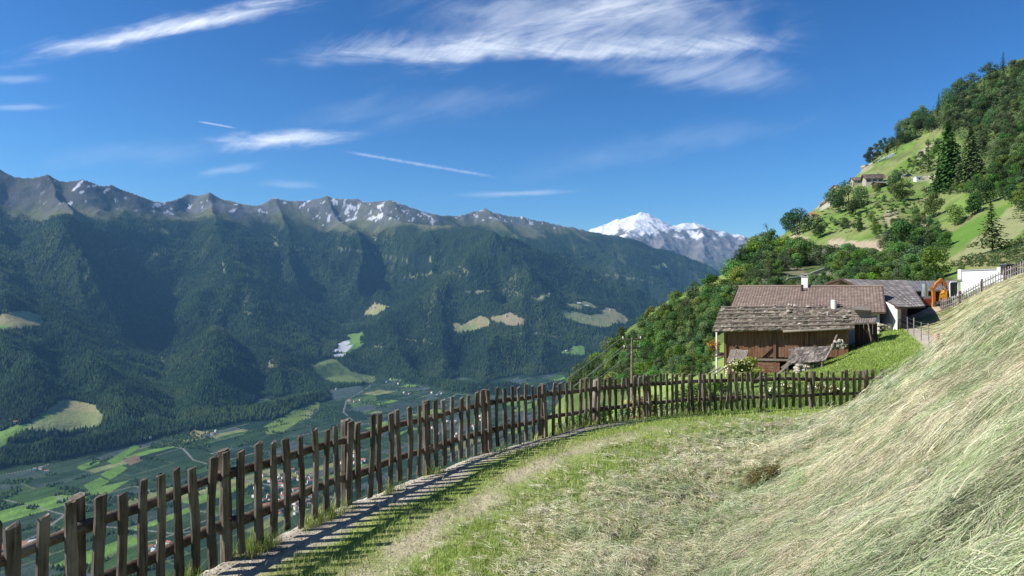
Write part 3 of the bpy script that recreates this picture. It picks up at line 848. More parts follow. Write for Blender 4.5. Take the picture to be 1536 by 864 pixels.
FNX, FNY = 1060, 760
fpx = np.linspace(-260, 1270, FNX); fl = np.linspace(math.log(1250), math.log(12900), FNY)
PXf, Lf = np.meshgrid(fpx, fl); Yf = np.exp(Lf); Xf = (PXf - CX) / F * Yf
Zf, upf, footf = land(Xf, Yf, [CREST] + SPURS, .70, VZ, spur=.74, warp=(270, 1200), k=26.0, noise=((1500, 70), (520, 72), (200, 54), (80, 26)))
# two side valleys cut back into the slope, the wider one opening on a sloping fan
def carve(pts, w0, w1, sl):
    global Zf
    q = [P(*p) for p in pts]; best = np.full(Xf.shape, 1e9); n = len(q) - 1
    wx = Xf + (fbm(Xf / 420, Yf / 420, 251, 4) - .5) * 190; wy = Yf + (fbm(Xf / 420, Yf / 420, 252, 4) - .5) * 190
    for i in range(n):
        d, t = seg_dist(wx, wy, q[i].x, q[i].y, q[i + 1].x, q[i + 1].y); f = (i + t) / n
        best = np.minimum(best, q[i].z + (q[i + 1].z - q[i].z) * t + sl * np.maximum(0, d - (w0 + (w1 - w0) * f)))
    nz = (fbm(Xf / 160, Yf / 160, 255, 4, ridged=True) - .55) * 45 * sstep(VZ + 60, VZ + 200, best)
    k = 18.0; cz = np.maximum(-k * np.logaddexp(-Zf / k, -(best + nz) / k), VZ + .0); hi = sstep(60, 640, Zf); Zf = cz * (1 - hi) + Zf * hi
carve([(560, 592, 4800), (530, 570, 5350), (505, 545, 5650), (512, 515, 6300), (535, 487, 7200), (560, 462, 8000), (575, 440, 8500)], 330, 20, .62)
carve([(262, 642, 3650), (248, 585, 4450), (242, 530, 5350), (232, 478, 6100), (220, 425, 6600), (205, 380, 6900)], 10, 0, .64)
carve([(655, 583, 5050), (650, 530, 5850), (640, 470, 6700), (625, 410, 7600)], 0, 0, .95)
carve([(800, 590, 4850), (795, 540, 5750), (770, 490, 6500), (745, 440, 7300)], 0, 0, .95)
footf = np.minimum(footf, Zf - VZ)
PYf = CY - Zf / Yf * F
# farmed terraces: the slope is smoothed where the clearings lie
TERR = [[(-60, 466), (40, 462), (72, 476), (66, 494), (-60, 502)], [(-60, 656), (0, 644), (45, 628), (60, 610), (95, 594), (145, 598), (165, 625), (158, 648), (60, 656), (-60, 695)], [(670, 492), (725, 470), (770, 462), (795, 480), (790, 494), (690, 505)],
        [(826, 470), (850, 460), (925, 458), (950, 482), (900, 495), (860, 490)], [(830, 535), (870, 512), (888, 525), (872, 540)], [(538, 474), (568, 450), (592, 459), (562, 480)], [(490, 540), (520, 500), (548, 490), (555, 506), (527, 536)], [(845, 464), (868, 448), (900, 455), (890, 466)]]
def boxblur(A, r):
    for ax in (0, 1):
        p = np.concatenate([np.repeat(np.take(A, [0], ax), r + 1, ax), A, np.repeat(np.take(A, [-1], ax), r, ax)], ax); s = np.cumsum(p, ax)
        n = A.shape[ax]; A = (np.take(s, np.arange(2 * r + 1, 2 * r + 1 + n), ax) - np.take(s, np.arange(0, n), ax)) / (2 * r + 1)
    return A
tm_ = np.zeros(Xf.shape)
for q in TERR: tm_ = np.maximum(tm_, inpoly(PXf, PYf, q) * 1.0)
tm_ = np.clip(boxblur(boxblur(tm_, 8), 6) * 1.3, 0, 1)
Zf = Zf * (1 - tm_) + boxblur(boxblur(Zf, 26), 20) * tm_
PYf = CY - Zf / Yf * F
m1 = fbm(Xf / 700, Yf / 700, 201); m2 = fbm(Xf / 220, Yf / 220, 202, 5); m3 = fbm(Xf / 60, Yf / 60, 203); m4 = fbm(Xf / 2400, Yf / 2400, 204)
Cf = np.zeros(Xf.shape + (3,)); Cf[:] = (.014, .028, .014)
Cf = lerpc(Cf, (.028, .048, .018), sstep(.45, .65, m1) * .7)
# tree line, alpine pasture, bare rock
tl = 790 - 90 * (1 - sstep(200, 330, PXf)) + (m1 - .5) * 420 + (m2 - .5) * 300
alp = sstep(-60, 60, Zf - tl)
rock = sstep(40, 260, Zf - tl + (m3 - .5) * 160)
Cf = lerpc(Cf, (.105, .115, .055), alp)
Cf = lerpc(Cf, (.155, .155, .160), rock * .92)
Cf = lerpc(Cf, (.12, .105, .10), rock * sstep(.5, .65, m2) * .7)
Cf = lerpc(Cf, (.11, .12, .065), rock * sstep(.48, .62, fbm(Xf / 120, Yf / 120, 209, 5)) * .6)
Cf = Cf * (1 - .38 * rock * (1 - sstep(215, 275, PXf)))[..., None]  # shade on the left ridge, put into the rock colour
snow = sstep(.69, .705, fbm(Xf / 48, Yf / 110, 207, 4) + .055 * sstep(380, 480, PXf) * (1 - sstep(620, 680, PXf)) + .04 * sstep(690, 710, PXf) * (1 - sstep(750, 780, PXf))) * (Zf > tl + 150) * sstep(40, 120, PXf) * (1 - sstep(830, 870, PXf))
Cf = lerpc(Cf, (.62, .64, .68), snow * .9)
# scree gullies and thin light strips in the forest
gul = sstep(.68, .76, fbm(Xf / 130 , Yf / 800, 211, 4)) * upf * (1 - alp)
Cf = lerpc(Cf, (.11, .125, .055), gul * .5)
forest = (footf > 16) & (Zf < tl + 30)
m5 = fbm(Xf / 110, Yf / 110, 206, 5); PXv = PXf + (m3 - .5) * 8 + (m5 - .5) * 16; PYv = PYf + (m5 - .5) * 10
def clear(poly, col, col2=None, jit=True):
    global Cf, forest
    m = inpoly(PXv if jit else PXf, PYv if jit else PYf, poly)
    c = np.array(col)
    if col2 is not None:
        t = sstep(.44, .56, m2)[..., None]; c = c * (1 - t) + np.array(col2) * t
    Cf = np.where(m[..., None], c, Cf); forest &= ~m
TAN, GRN, PALE = (.30, .27, .13), (.14, .24, .055), (.23, .26, .11)
clear([(-30, 478), (0, 470), (40, 466), (66, 476), (60, 489), (0, 497), (-40, 500)], TAN, GRN)
clear([(-60, 660), (0, 650), (45, 635), (60, 618), (95, 600), (140, 605), (157, 625), (150, 640), (100, 645), (40, 648), (0, 672), (-60, 690)], GRN, PALE)
clear([(62, 618), (95, 601), (140, 606), (148, 616), (100, 616)], TAN)
clear([(680, 488), (725, 475), (733, 480), (735, 490), (690, 500)], TAN, PALE)
clear([(737, 478), (765, 468), (787, 480), (785, 488), (745, 487)], TAN, (.34, .28, .17))
clear([(834, 468), (850, 465), (880, 472), (920, 462), (945, 480), (900, 490), (865, 485)], TAN, PALE)
clear([(838, 530), (870, 517), (881, 525), (870, 534)], GRN)
clear([(806, 446), (822, 440), (828, 444), (812, 449)], PALE)
clear([(850, 456), (880, 452), (895, 460), (860, 462)], PALE)
clear([(546, 470), (568, 456), (585, 459), (562, 474)], PALE, TAN)
clear([(512, 530), (522, 503), (545, 496), (548, 506), (527, 532)], GRN)
clear([(975, 398), (1000, 396), (1000, 401), (978, 402)], PALE)
clear([(855, 405), (870, 404), (868, 409)], PALE)
for q in ([(505, 516), (520, 510), (526, 514), (512, 522)], [(498, 528), (508, 520), (530, 517), (520, 528)], [(494, 534), (505, 530), (520, 530), (514, 538)]):
    clear(q, (.48, .50, .53), None, False)
for q in ([(640, 380), (648, 392), (643, 394)], [(560, 345), (566, 362), (561, 362)], [(410, 350), (420, 372), (412, 376)], [(690, 395), (702, 410), (694, 408)], [(420, 375), (424, 398), (418, 396)], [(640, 415), (652, 402), (650, 408)], [(598, 418), (625, 414), (622, 418)], [(450, 372), (464, 374), (462, 377)], [(240, 520), (248, 560), (243, 562)], [(400, 535), (412, 552), (405, 556)], [(330, 385), (342, 412), (336, 410)], [(245, 340), (252, 352), (243, 352)], [(30, 400), (38, 405), (28, 408)]):
    clear(q, (.17, .19, .085))
# forest roads and narrow cleared strips
for q in ([(505, 372), (560, 380), (612, 392)], [(612, 416), (660, 408), (700, 412)], [(700, 440), (760, 436), (820, 452)], [(300, 470), (345, 462), (398, 476)], [(150, 380), (200, 372), (238, 384)], [(880, 420), (930, 412), (980, 424)], [(560, 520), (600, 508), (650, 515)], [(60, 540), (110, 535), (160, 548)], [(740, 505), (800, 498), (850, 508)]):
    for (xa, ya), (xb, yb) in zip(q[:-1], q[1:]): clear([(xa, ya - .7), (xb, yb - .7), (xb, yb + .8), (xa, ya + .8)], (.15, .165, .08))
# fields on the valley floor
floor = footf < 9
va = R(62)          # the valley runs away to the right
s_ = Xf * math.cos(va) + Yf * math.sin(va); t_ = -Xf * math.sin(va) + Yf * math.cos(va)
s_ = s_ + (fbm(Xf / 900, Yf / 900, 221) - .5) * 260; t_ = t_ + (fbm(Xf / 900, Yf / 900, 222) - .5) * 260
band = np.floor(t_ / 150); sj = s_ / 230 + _hash(band, band * 0 + 3, 5) * 7
cell = np.floor(sj)
hA = _hash(band, cell, 11); hB = _hash(band, cell, 12)
sub = np.floor((t_ / 150 - band) * (1 + np.floor(hB * 3))); hA = _hash(band * 7 + sub, cell, 15)
pal = np.array([(.016, .040, .026), (.024, .050, .028), (.035, .064, .036), (.046, .070, .056), (.062, .084, .085), (.028, .056, .024), (.045, .09, .028), (.13, .23, .05), (.18, .20, .085)])
cum = np.cumsum([.19, .18, .17, .12, .10, .10, .06, .04, .04])
fc = pal[np.minimum(np.searchsorted(cum, hA * .999), 8)]
rows = .90 + .2 * (np.sin(s_ / 13 * (hB > .5) + t_ / 13 * (hB <= .5)) > 0)
fc = fc * rows[..., None] * (.85 + .3 * m3[..., None])
fb = np.minimum(np.abs(t_ / 150 - np.round(t_ / 150)) * 150, np.abs(sj - np.round(sj)) * 230)
fc = np.where(((fb < 5) & (hB > .35))[..., None], np.array((.10, .13, .06)), fc)
fc = np.where(((fb < 4) & (hB > .85))[..., None], np.array((.20, .20, .17)), fc)
hedge = (fb < 11) & (fbm(Xf / 120, Yf / 120, 225) > .56)
fc = np.where(hedge[..., None], np.array((.02, .04, .016)), fc)
Cf = np.where(floor[..., None], fc, Cf)
def fieldp(poly, col): 
    global Cf, forest
    m = inpoly(PXf, PYf, poly); Cf = np.where(m[..., None], np.array(col) * (.85 + .3 * m3[..., None]), Cf); forest &= ~m
BR = (.11, .205, .045)
fieldp([(160, 692), (200, 668), (210, 670), (172, 697)], BR); fieldp([(150, 712), (178, 697), (192, 702), (165, 720)], BR); fieldp([(125, 728), (150, 716), (165, 722), (135, 738)], BR)
fieldp([(110, 745), (150, 730), (195, 720), (160, 742), (120, 762)], (.12, .21, .05)); fieldp([(115, 700), (148, 688), (150, 694), (122, 706)], BR)
fieldp([(463, 546), (492, 537), (505, 540), (525, 556), (565, 566), (560, 574), (500, 576), (478, 566)], (.115, .16, .055))
fieldp([(395, 640), (440, 615), (480, 600), (478, 612), (425, 648), (400, 652)], (.13, .19, .05))
fieldp([(280, 655), (290, 645), (308, 648), (298, 658)], TAN); fieldp([(185, 690), (205, 682), (215, 690), (195, 698)], (.16, .12, .08))
fieldp([(520, 600), (560, 592), (570, 602), (530, 612)], (.07, .12, .045)); fieldp([(455, 620), (470, 610), (480, 614), (462, 626)], (.16, .18, .09))
fieldp([(560, 615), (600, 600), (640, 600), (600, 622)], (.04, .065, .05)); fieldp([(495, 585), (540, 578), (548, 590), (500, 600)], (.06, .085, .08))
def road(pts, w, col=(.20, .20, .18)):
    w = w * .6
    global Cf
    q = [((x - CX) / F * (-VZ * F / (y - CY)), -VZ * F / (y - CY)) for x, y in pts]
    m = np.full(Xf.shape, 1e9)
    for a, b in zip(q[:-1], q[1:]): m = np.minimum(m, seg_dist(Xf, Yf, a[0], a[1], b[0], b[1])[0])
    Cf = np.where(((m < w) & floor)[..., None], np.array(col), Cf)
road([(270, 668), (290, 690), (315, 697), (335, 712), (390, 725), (470, 740), (560, 760)], 7)
road([(85, 742), (98, 755), (100, 770), (60, 800), (0, 830)], 6)
road([(0, 748), (60, 762), (160, 790), (260, 800), (360, 790)], 6)
road([(560, 560), (640, 575), (700, 585), (780, 592)], 7); road([(540, 560), (555, 580), (520, 600), (515, 618), (540, 640)], 6)
road([(440, 655), (520, 640), (600, 628), (700, 600)], 6)
road([(-60, 690), (40, 690), (150, 668), (230, 655)], 4)
Cf *= (.9 + .2 * m3)[..., None]
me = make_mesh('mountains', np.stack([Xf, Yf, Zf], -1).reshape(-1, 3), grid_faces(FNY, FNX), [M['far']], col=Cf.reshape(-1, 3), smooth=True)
tag(obj('mountains', me, None), kind='structure')

# the far snowy range
SNX, SNY = 520, 260
spx = np.linspace(780, 1400, SNX); sl = np.linspace(math.log(12200), math.log(19500), SNY)
PXs, Ls = np.meshgrid(spx, sl); Ys = np.exp(Ls); Xs = (PXs - CX) / F * Ys
SCREST = ridge([(800, 392, 18000), (840, 374, 18000), (885, 346, 18000), (905, 337, 18000), (925, 327, 18000), (945, 321, 18000), (958, 318, 18000), (970, 320, 18000), (985, 327, 18000), (1008, 335, 18000), (1025, 331, 18000), (1052, 334, 18000), (1085, 346, 18000), (1110, 352, 18000), (1140, 360, 18000), (1200, 372, 18000), (1350, 400, 18000)])
SSP = [ridge(q) for q in ([(958, 317, 18000), (945, 345, 16800), (930, 385, 15200), (915, 430, 13500)], [(985, 329, 18000), (990, 352, 16900), (1000, 392, 15000), (1010, 430, 13500)], [(1040, 331, 18000), (1048, 352, 17000), (1062, 385, 15600), (1075, 430, 13800)],
                         [(1110, 352, 18000), (1125, 380, 16500), (1140, 420, 14500)], [(905, 337, 18000), (890, 365, 16800), (870, 400, 15000)])]
Zs, ups, _ = land(Xs, Ys, [SCREST] + SSP, .62, -500.0, None, (260, 1100), 45, ((1300, 120), (520, 80), (220, 48), (90, 24)), 40); Zs = Zs - 90 * sstep(1300, 1900, Zs)
q1 = fbm(Xs / 420, Ys / 420, 301, 5, True); q2 = fbm(Xs / 1500, Ys / 1500, 302)
dzx = np.gradient(Zs, axis=1) / np.gradient(Xs, axis=1)
sn = sstep(-90, 110, Zs - (1290 + (q1 - .55) * 1050 + (q2 - .5) * 300 + np.abs(dzx) * 90))
Cs = np.zeros(Xs.shape + (3,)); Cs[:] = (.20, .185, .175)
low = 1 - sstep(500, 950, Zs + (q1 - .5) * 400)
Cs = lerpc(Cs, (.075, .10, .055), low)
Cs = lerpc(Cs, (.11, .10, .095), sstep(.5, .7, q1) * (1 - low) * .6)
Cs = lerpc(Cs, (.72, .73, .76), sn)
me = make_mesh('snowy_mountain', np.stack([Xs, Ys, Zs], -1).reshape(-1, 3), grid_faces(SNY, SNX), [M['snowpeak']], col=Cs.reshape(-1, 3), smooth=True)
tag(obj('snowy_mountain', me, None), kind='structure')

# ---- woods on the far slopes, small conifers packed together
def cones(name, X, Y, Z, H, Rr, col, ns=5):
    n = len(X); a = np.arange(ns) * 2 * math.pi / ns
    V = np.empty((n, ns + 1, 3)); off = rng.uniform(0, 6.28, n)
    for k in range(ns):
        jr = rng.uniform(.75, 1.25, n)
        V[:, k, 0] = X + np.cos(a[k] + off) * Rr * jr; V[:, k, 1] = Y + np.sin(a[k] + off) * Rr * jr; V[:, k, 2] = Z - 2 + H * rng.uniform(0, .12, n)
    V[:, ns, 0] = X + rng.normal(0, .6, n); V[:, ns, 1] = Y; V[:, ns, 2] = Z + H
    b = np.arange(n)[:, None] * (ns + 1)
    f = np.stack([np.stack([b[:, 0] + k, b[:, 0] + (k + 1) % ns, b[:, 0] + ns], -1) for k in range(ns)], 1).reshape(-1, 3)
    return make_mesh(name, V.reshape(-1, 3), f, [M['farforest']], col=np.repeat(col, ns + 1, axis=0))
def sample_cells(mask, n, PXa, La):
    r, c = np.nonzero(mask)
    k = rng.integers(0, len(r), n)
    px = PXa[0, 0] + (c[k] + rng.uniform(-.5, .5, n)) * (PXa[0, 1] - PXa[0, 0]); l = La[0, 0] + (r[k] + rng.uniform(-.5, .5, n)) * (La[1, 0] - La[0, 0])
    return px, l, r[k], c[k]
px, l, rr_, cc_ = sample_cells(forest, 250000, PXf, Lf)
Y = np.exp(l); X = (px - CX) / F * Y
def bil_f(A, px, l):
    c = np.clip((px - fpx[0]) / (fpx[1] - fpx[0]), 0, FNX - 1.001); r = np.clip((l - fl[0]) / (fl[1] - fl[0]), 0, FNY - 1.001)
    c0 = c.astype(int); r0 = r.astype(int); fc = c - c0; fr = r - r0
    return (A[r0, c0] * (1 - fc) + A[r0, c0 + 1] * fc) * (1 - fr) + (A[r0 + 1, c0] * (1 - fc) + A[r0 + 1, c0 + 1] * fc) * fr
Z = bil_f(Zf, px, l)
n = len(X); hn = vnoise(X / 140, Y / 140, 321); hn2 = fbm(X / 600, Y / 600, 322)
H = rng.uniform(14, 30, n) * (.75 + .5 * hn); H = H * np.clip((820 - Z) / 220, .35, 1)
fcol = pick(n, [(.012, .031, .014), (.019, .042, .017), (.030, .056, .020), (.044, .072, .024)], [4, 4, 2.5, 1.2])
hn3 = fbm(X / 210, Y / 210, 324); fcol = fcol * (1 - .35 * sstep(.5, .62, 1 - hn2))[:, None]
fcol = fcol + (sstep(.5, .62, hn2 * .5 + hn3 * .5) * .75)[:, None] * (np.array((.042, .066, .021)) - fcol)
fcol = fcol * rng.uniform(.75, 1.25, n)[:, None]
tag(obj('forest', cones('forest', X, Y, Z, H, H * rng.uniform(.20, .30, n), fcol), None), 'dark conifer forest covering the mountain side across the valley', 'forest', kind='stuff')
# orchard trees and hedges on the valley floor
hm = (floor & (hedge | (fbm(Xf / 300, Yf / 300, 331) > .70))) & (PYf < 900) & (Yf < 6500)
px, l, _, _ = sample_cells(hm, 16000, PXf, Lf)
Y = np.exp(l); X = (px - CX) / F * Y; Z = bil_f(Zf, px, l); n = len(X)
H = rng.uniform(6, 14, n)
tag(obj('hedgerow_trees', cones('hedgerow_trees', X, Y, Z, H, H * .42, pick(n, [(.03, .06, .02), (.05, .09, .03), (.02, .04, .018)], [2, 1, 2])), None), 'dark hedgerows and clumps of trees between the valley fields', 'hedgerow', kind='stuff')

# ================================================================= TREES AND SHRUBS ON THE NEAR HILLSIDE
def leaf_quads(P0, Nrm, size, rg, aspect=.6):
    n = len(P0)
    a = rg.normal(size=(n, 3)); t = np.cross(Nrm, a); t /= np.linalg.norm(t, axis=1, keepdims=True) + 1e-9
    b = np.cross(Nrm, t); b /= np.linalg.norm(b, axis=1, keepdims=True) + 1e-9
    s = size[:, None]
    k = rg.uniform(-.25, .25, (n, 1))
    V = np.stack([P0 - t * s, P0 - b * s * aspect + t * s * k, P0 + t * s, P0 + b * s * aspect + t * s * k], 1)
    return V.reshape(-1, 3), np.arange(n * 4).reshape(-1, 4)

def broadleaf_np(seed, H, Wd, nleaf, lobes, lsize, palette, base=.12, top=1.0, lumpy=.36):
    rg = np.random.default_rng(seed)
    cz = (base + top) / 2; hz = (top - base) / 2
    C = []; Rr = []
    for i in range(lobes):
        th = rg.uniform(0, 2 * math.pi); zz = rg.uniform(-.85, .9); r = math.sqrt(max(0, 1 - zz * zz)) * rg.uniform(.35, .85)
        q = 1.0 if zz < .2 else 1 - .35 * zz
        C.append((math.cos(th) * r * Wd / 2 * q, math.sin(th) * r * Wd / 2 * q, (cz + zz * hz * .72) * H)); Rr.append(rg.uniform(.6, 1.15) * lumpy * min(Wd / 2, hz * H))
    C = np.array(C); Rr = np.array(Rr)
    w = Rr ** 2; k = rg.choice(lobes, nleaf, p=w / w.sum())
    d = rg.normal(size=(nleaf, 3)); d /= np.linalg.norm(d, axis=1, keepdims=True)
    rad = Rr[k] * (.55 + .55 * rg.random(nleaf) ** .6)
    p = C[k] + d * rad[:, None] * np.array((1, 1, .85))
    p[:, 2] = np.maximum(p[:, 2], .02 * H)
    nr = d + rg.normal(0, .55, (nleaf, 3)) + np.array((0, 0, .35)); nr /= np.linalg.norm(nr, axis=1, keepdims=True)
    v, f = leaf_quads(p, nr, rg.uniform(.6, 1.3, nleaf) * lsize, rg)
    lobe_tint = rg.uniform(.78, 1.22, lobes)
    pal = np.array(palette); col = pal[rg.integers(0, len(pal), nleaf)] * (lobe_tint[k] * rg.uniform(.7, 1.3, nleaf))[:, None]
    return v, f, np.repeat(col, 4, axis=0), C

def conifer_np(seed, H, Wd, whorls, per, palette, base=.06, droop=.25, sparse=0.0, qs=1.0):
    rg = np.random.default_rng(seed); P0 = []; N = []; S = []; K = []
    for i in range(whorls):
        f = i / (whorls - 1); z = H * (base + (1 - base) * f ** 1.05)
        L = Wd / 2 * (1 - f) ** .85 * rg.uniform(.75, 1.1) + .03 * H * (1 - f) + .006 * H
        nb = max(3, int(per * (1 - .55 * f)))
        a0 = rg.uniform(0, 6.28)
        for j in range(nb):
            if rg.random() < sparse: continue
            a = a0 + 2 * math.pi * j / nb + rg.normal(0, .22); l = L * rg.uniform(.65, 1.15); tint = rg.uniform(.75, 1.25)
            m = max(3, int(l / (.026 * H)))
            for q in range(m):
                s = (q + .6) / m
                zz = z - l * droop * s * s + l * .12 * s + rg.normal(0, .006 * H)
                side = rg.normal(0, .10 * l * (1 - .6 * s) + .004 * H)
                x = math.cos(a) * l * s - math.sin(a) * side; y = math.sin(a) * l * s + math.cos(a) * side
                P0.append((x, y, zz)); N.append((math.cos(a) * .35 + rg.normal(0, .45), math.sin(a) * .35 + rg.normal(0, .45), 1)); S.append(H * qs * rg.uniform(.016, .028)); K.append(tint)
    P0 = np.array(P0); N = np.array(N); N /= np.linalg.norm(N, axis=1, keepdims=True)
    v, f = leaf_quads(P0, N, np.array(S), rg, .55)
    pal = np.array(palette); n = len(P0)
    col = pal[rg.integers(0, len(pal), n)] * (np.array(K) * rg.uniform(.7, 1.3, n))[:, None]
    return v, f, np.repeat(col, 4, axis=0)

def trunk_mb(H, r0, top, limbs, seed, lean=.03):
    r = random.Random(seed); mb = MB()
    pts = []; rad = []
    for i in range(7):
        f = i / 6
        pts.append(Vector((math.sin(f * 2 + seed) * lean * H * f, math.cos(f * 1.7 + seed) * lean * H * f, -.08 * H + (top + .08) * H * f))); rad.append(r0 * (1.25 - .95 * f))
    mb.tube(pts, rad, 7)
    for c in limbs:
        b = pts[r.choice((2, 3, 4))]; c = Vector(c)
        mid = (b + c) / 2 + Vector((0, 0, -.03 * H))
        mb.tube([b, mid, c], [r0 * .45, r0 * .28, r0 * .1], 5)
    return mb

def tree_proto(name, kind, seed, H, **kw):
    """returns (trunk mesh, crown mesh, merged mesh)"""
    if kind == 'broad':
        v, f, c, C = broadleaf_np(seed, H, **kw); tm = trunk_mb(H, .022 * H, .62, C[:6], seed); cm = M['leaf']
    else:
        v, f, c = conifer_np(seed, H, **kw); tm = trunk_mb(H, .016 * H, .97, [], seed, .004); cm = M['needle']
    crown = make_mesh(name + '_crown', v, f, [cm], col=c)
    trunk = make_mesh(name + '_trunk', tm.v, tm.f, [M['bark']])
    nv = len(v)
    V = np.vstack([v, np.array(tm.v)]); 
    faces = [tuple(q) for q in f] + [tuple(nv + i for i in q) for q in tm.f]
    mi = [0] * len(f) + [1] * len(tm.f)
    cc = np.vstack([c, np.full((len(tm.v), 3), .1)])
    merged = make_mesh(name, [tuple(p) for p in V], faces, [cm, M['bark']], mi, cc)
    return dict(H=H, crown=crown, trunk=trunk, merged=merged)

G1 = [(0.0892, 0.1876, 0.0321), (0.1162, 0.2232, 0.0393), (0.1518, 0.259, 0.05), (0.0714, 0.1518, 0.0321)]
G2 = [(0.073, 0.1563, 0.0375), (0.0938, 0.1876, 0.0459), (0.0626, 0.1293, 0.0355), (0.125, 0.2188, 0.0542)]
G3 = [(0.1169, 0.1993, 0.0385), (0.1513, 0.2407, 0.0482), (0.0963, 0.165, 0.0358), (0.1925, 0.275, 0.0618)]
G4 = [(0.0924, 0.1463, 0.0616), (0.1155, 0.1694, 0.077), (0.077, 0.1232, 0.0554)]
GD = [(0.0544, 0.1124, 0.0363), (0.0761, 0.145, 0.0435), (0.0997, 0.1721, 0.0507), (0.0471, 0.0906, 0.0326)]
GP = [(0.0773, 0.1191, 0.0451), (0.0966, 0.1481, 0.0515), (0.0644, 0.0966, 0.0419), (0.1159, 0.1674, 0.0612)]
BL = [tree_proto('broadleaf_tree', 'broad', 10 + i, 8.0, Wd=w_, nleaf=nl, lobes=lb, lsize=ls, palette=pl, base=bs, lumpy=lu)
      for i, (w_, nl, lb, ls, pl, bs, lu) in enumerate([(7.2, 3000, 17, .22, G1, -.06, .42), (6.2, 2800, 15, .21, G2, -.04, .44), (8.6, 3200, 19, .23, G1, -.08, .40), (5.4, 2600, 14, .21, G3, -.05, .46), (6.8, 2800, 16, .21, G4, -.05, .42), (7.6, 3000, 17, .23, G2, -.08, .42)])]
BD = [tree_proto('dark_tree', 'broad', 40 + i, 8.0, Wd=w_, nleaf=3200, lobes=18, lsize=.21, palette=GD, base=-.06, lumpy=.42) for i, w_ in enumerate((7.6, 9.0, 6.2))]
CN = [tree_proto('conifer_tree', 'con', 60 + i, 12.0, Wd=w_, whorls=wh, per=pe, palette=pl, droop=dr) for i, (w_, wh, pe, pl, dr) in enumerate([(5.0, 24, 11, GD, .3), (4.2, 22, 10, GD, .35), (6.2, 22, 11, GP, .15), (5.4, 20, 9, GP, .2)])]
PN = [tree_proto('pine_tree', 'broad', 80 + i, 10.0, Wd=w_, nleaf=3000, lobes=15, lsize=.21, palette=GP, base=b_ - .15, lumpy=.38) for i, (w_, b_) in enumerate([(6.0, .22), (7.0, .15), (5.2, .28)])]
BIGSP = tree_proto('big_spruce', 'con', 71, 30.0, Wd=19.0, whorls=46, per=26, palette=G2, base=.0, droop=.34, qs=1.25)
OPENC = tree_proto('open_conifer', 'con', 75, 14.0, Wd=10.5, whorls=21, per=12, palette=GP, base=.12, droop=.16, sparse=.10, qs=1.5)

def put_tree(proto, p, H, label, group=None, parts=False, name='broadleaf_tree', wide=1.0, cat='tree', rz=None):
    k = H / proto['H']; rz = rnd.uniform(0, 6.28) if rz is None else rz
    if parts:
        o = link(bpy.data.objects.new(name, None))
        for nm in ('trunk', 'crown'):
            c = link(bpy.data.objects.new(nm, proto[nm])); c.parent = o
    else: o = link(bpy.data.objects.new(name, proto['merged']))
    o.location = p; o.rotation_euler = (rnd.gauss(0, .03), rnd.gauss(0, .03), rz); o.scale = (k * wide, k * wide, k)
    return tag(o, label, cat, group)

def put_px(proto, px, py, hpx, label, group=None, parts=True, name='broadleaf_tree', wpx=None, cat='tree', base_w=None):
    h = hit(px, py)
    if h is None: print('no ground at', px, py); return None
    H = hpx / F * h.y
    return put_tree(proto, h - Vector((0, 0, .02 * H)), H, label, group, parts, name, (wpx / hpx / base_w) if wpx and base_w else 1.0, cat)

def scatter_poly(poly, n, mind, seed):
    r = random.Random(seed); out = []; xs = [p[0] for p in poly]; ys = [p[1] for p in poly]; tries = 0
    while len(out) < n and tries < n * 60:
        tries += 1
        x = r.uniform(min(xs), max(xs)); y = r.uniform(min(ys), max(ys))
        if not inpoly(np.array([x]), np.array([y]), poly)[0]: continue
        if any((x - a) ** 2 + ((y - b) * 1.3) ** 2 < mind * mind for a, b in out): continue
        out.append((x, y))
    return out

# --- single trees that can be pointed at
put_px(BIGSP, 1426, 282, 102, 'tallest dark spruce on the hillside above the terrace wall', 'large spruces on the hillside', name='spruce_tree')
put_px(BIGSP, 1456, 270, 80, 'second large dark spruce just right of the tallest one', 'large spruces on the hillside', name='spruce_tree')
put_px(CN[2], 1393, 258, 44, 'small dark spruce left of the tall pair, beside the stone terrace', name='spruce_tree')
put_px(OPENC, 1489, 378, 76, 'lone conifer with open tiered branches on the mown strip', name='conifer_tree')
put_px(BL[3], 1443, 416, 20, 'low bush at the earth bank just left of the lone conifer', name='shrub', cat='shrub')
put_px(CN[2], 1538, 330, 80, 'dark conifer cut by the right edge of the picture', name='conifer_tree')
put_px(CN[3], 1536, 398, 62, 'conifer standing above the grey fence at the picture edge', name='conifer_tree')
put_px(BD[1], 1272, 316, 48, 'large dark leafy tree in front of the hamlet houses', 'dark trees round the hamlet', name='broadleaf_tree')
put_px(BD[0], 1252, 312, 34, 'dark rounded tree left of and below the largest hamlet tree', 'dark trees round the hamlet', name='broadleaf_tree')
put_px(BD[2], 1283, 322, 30, 'smaller dark tree at the foot of the largest hamlet tree', 'dark trees round the hamlet', name='broadleaf_tree')
put_px(BD[0], 1354, 302, 36, 'dark leafy tree below the white shed of the hamlet', 'dark trees round the hamlet', name='broadleaf_tree')
put_px(BD[2], 1345, 282, 30, 'narrow dark tree between the stone house and white shed', 'dark trees round the hamlet', name='broadleaf_tree')
put_px(BD[1], 1196, 352, 42, 'dark leafy pair of crowns left of the orange roofed hut', name='broadleaf_tree')
put_px(BD[2], 1186, 346, 36, 'dark tree on the skyline at the grassy spur', name='broadleaf_tree')
put_px(BL[1], 1231, 356, 34, 'round green tree standing alone on the grassy slope below the hut', name='broadleaf_tree')
put_px(BL[4], 1268, 343, 18, 'small grey green bush in the middle of the grassy slope', name='shrub', cat='shrub')
put_px(BL[1], 1287, 346, 22, 'darker small bush right of the grey green one on the slope', name='shrub', cat='shrub')
put_px(BL[0], 1316, 352, 18, 'small bush above the bend of the upper road', name='shrub', cat='shrub')
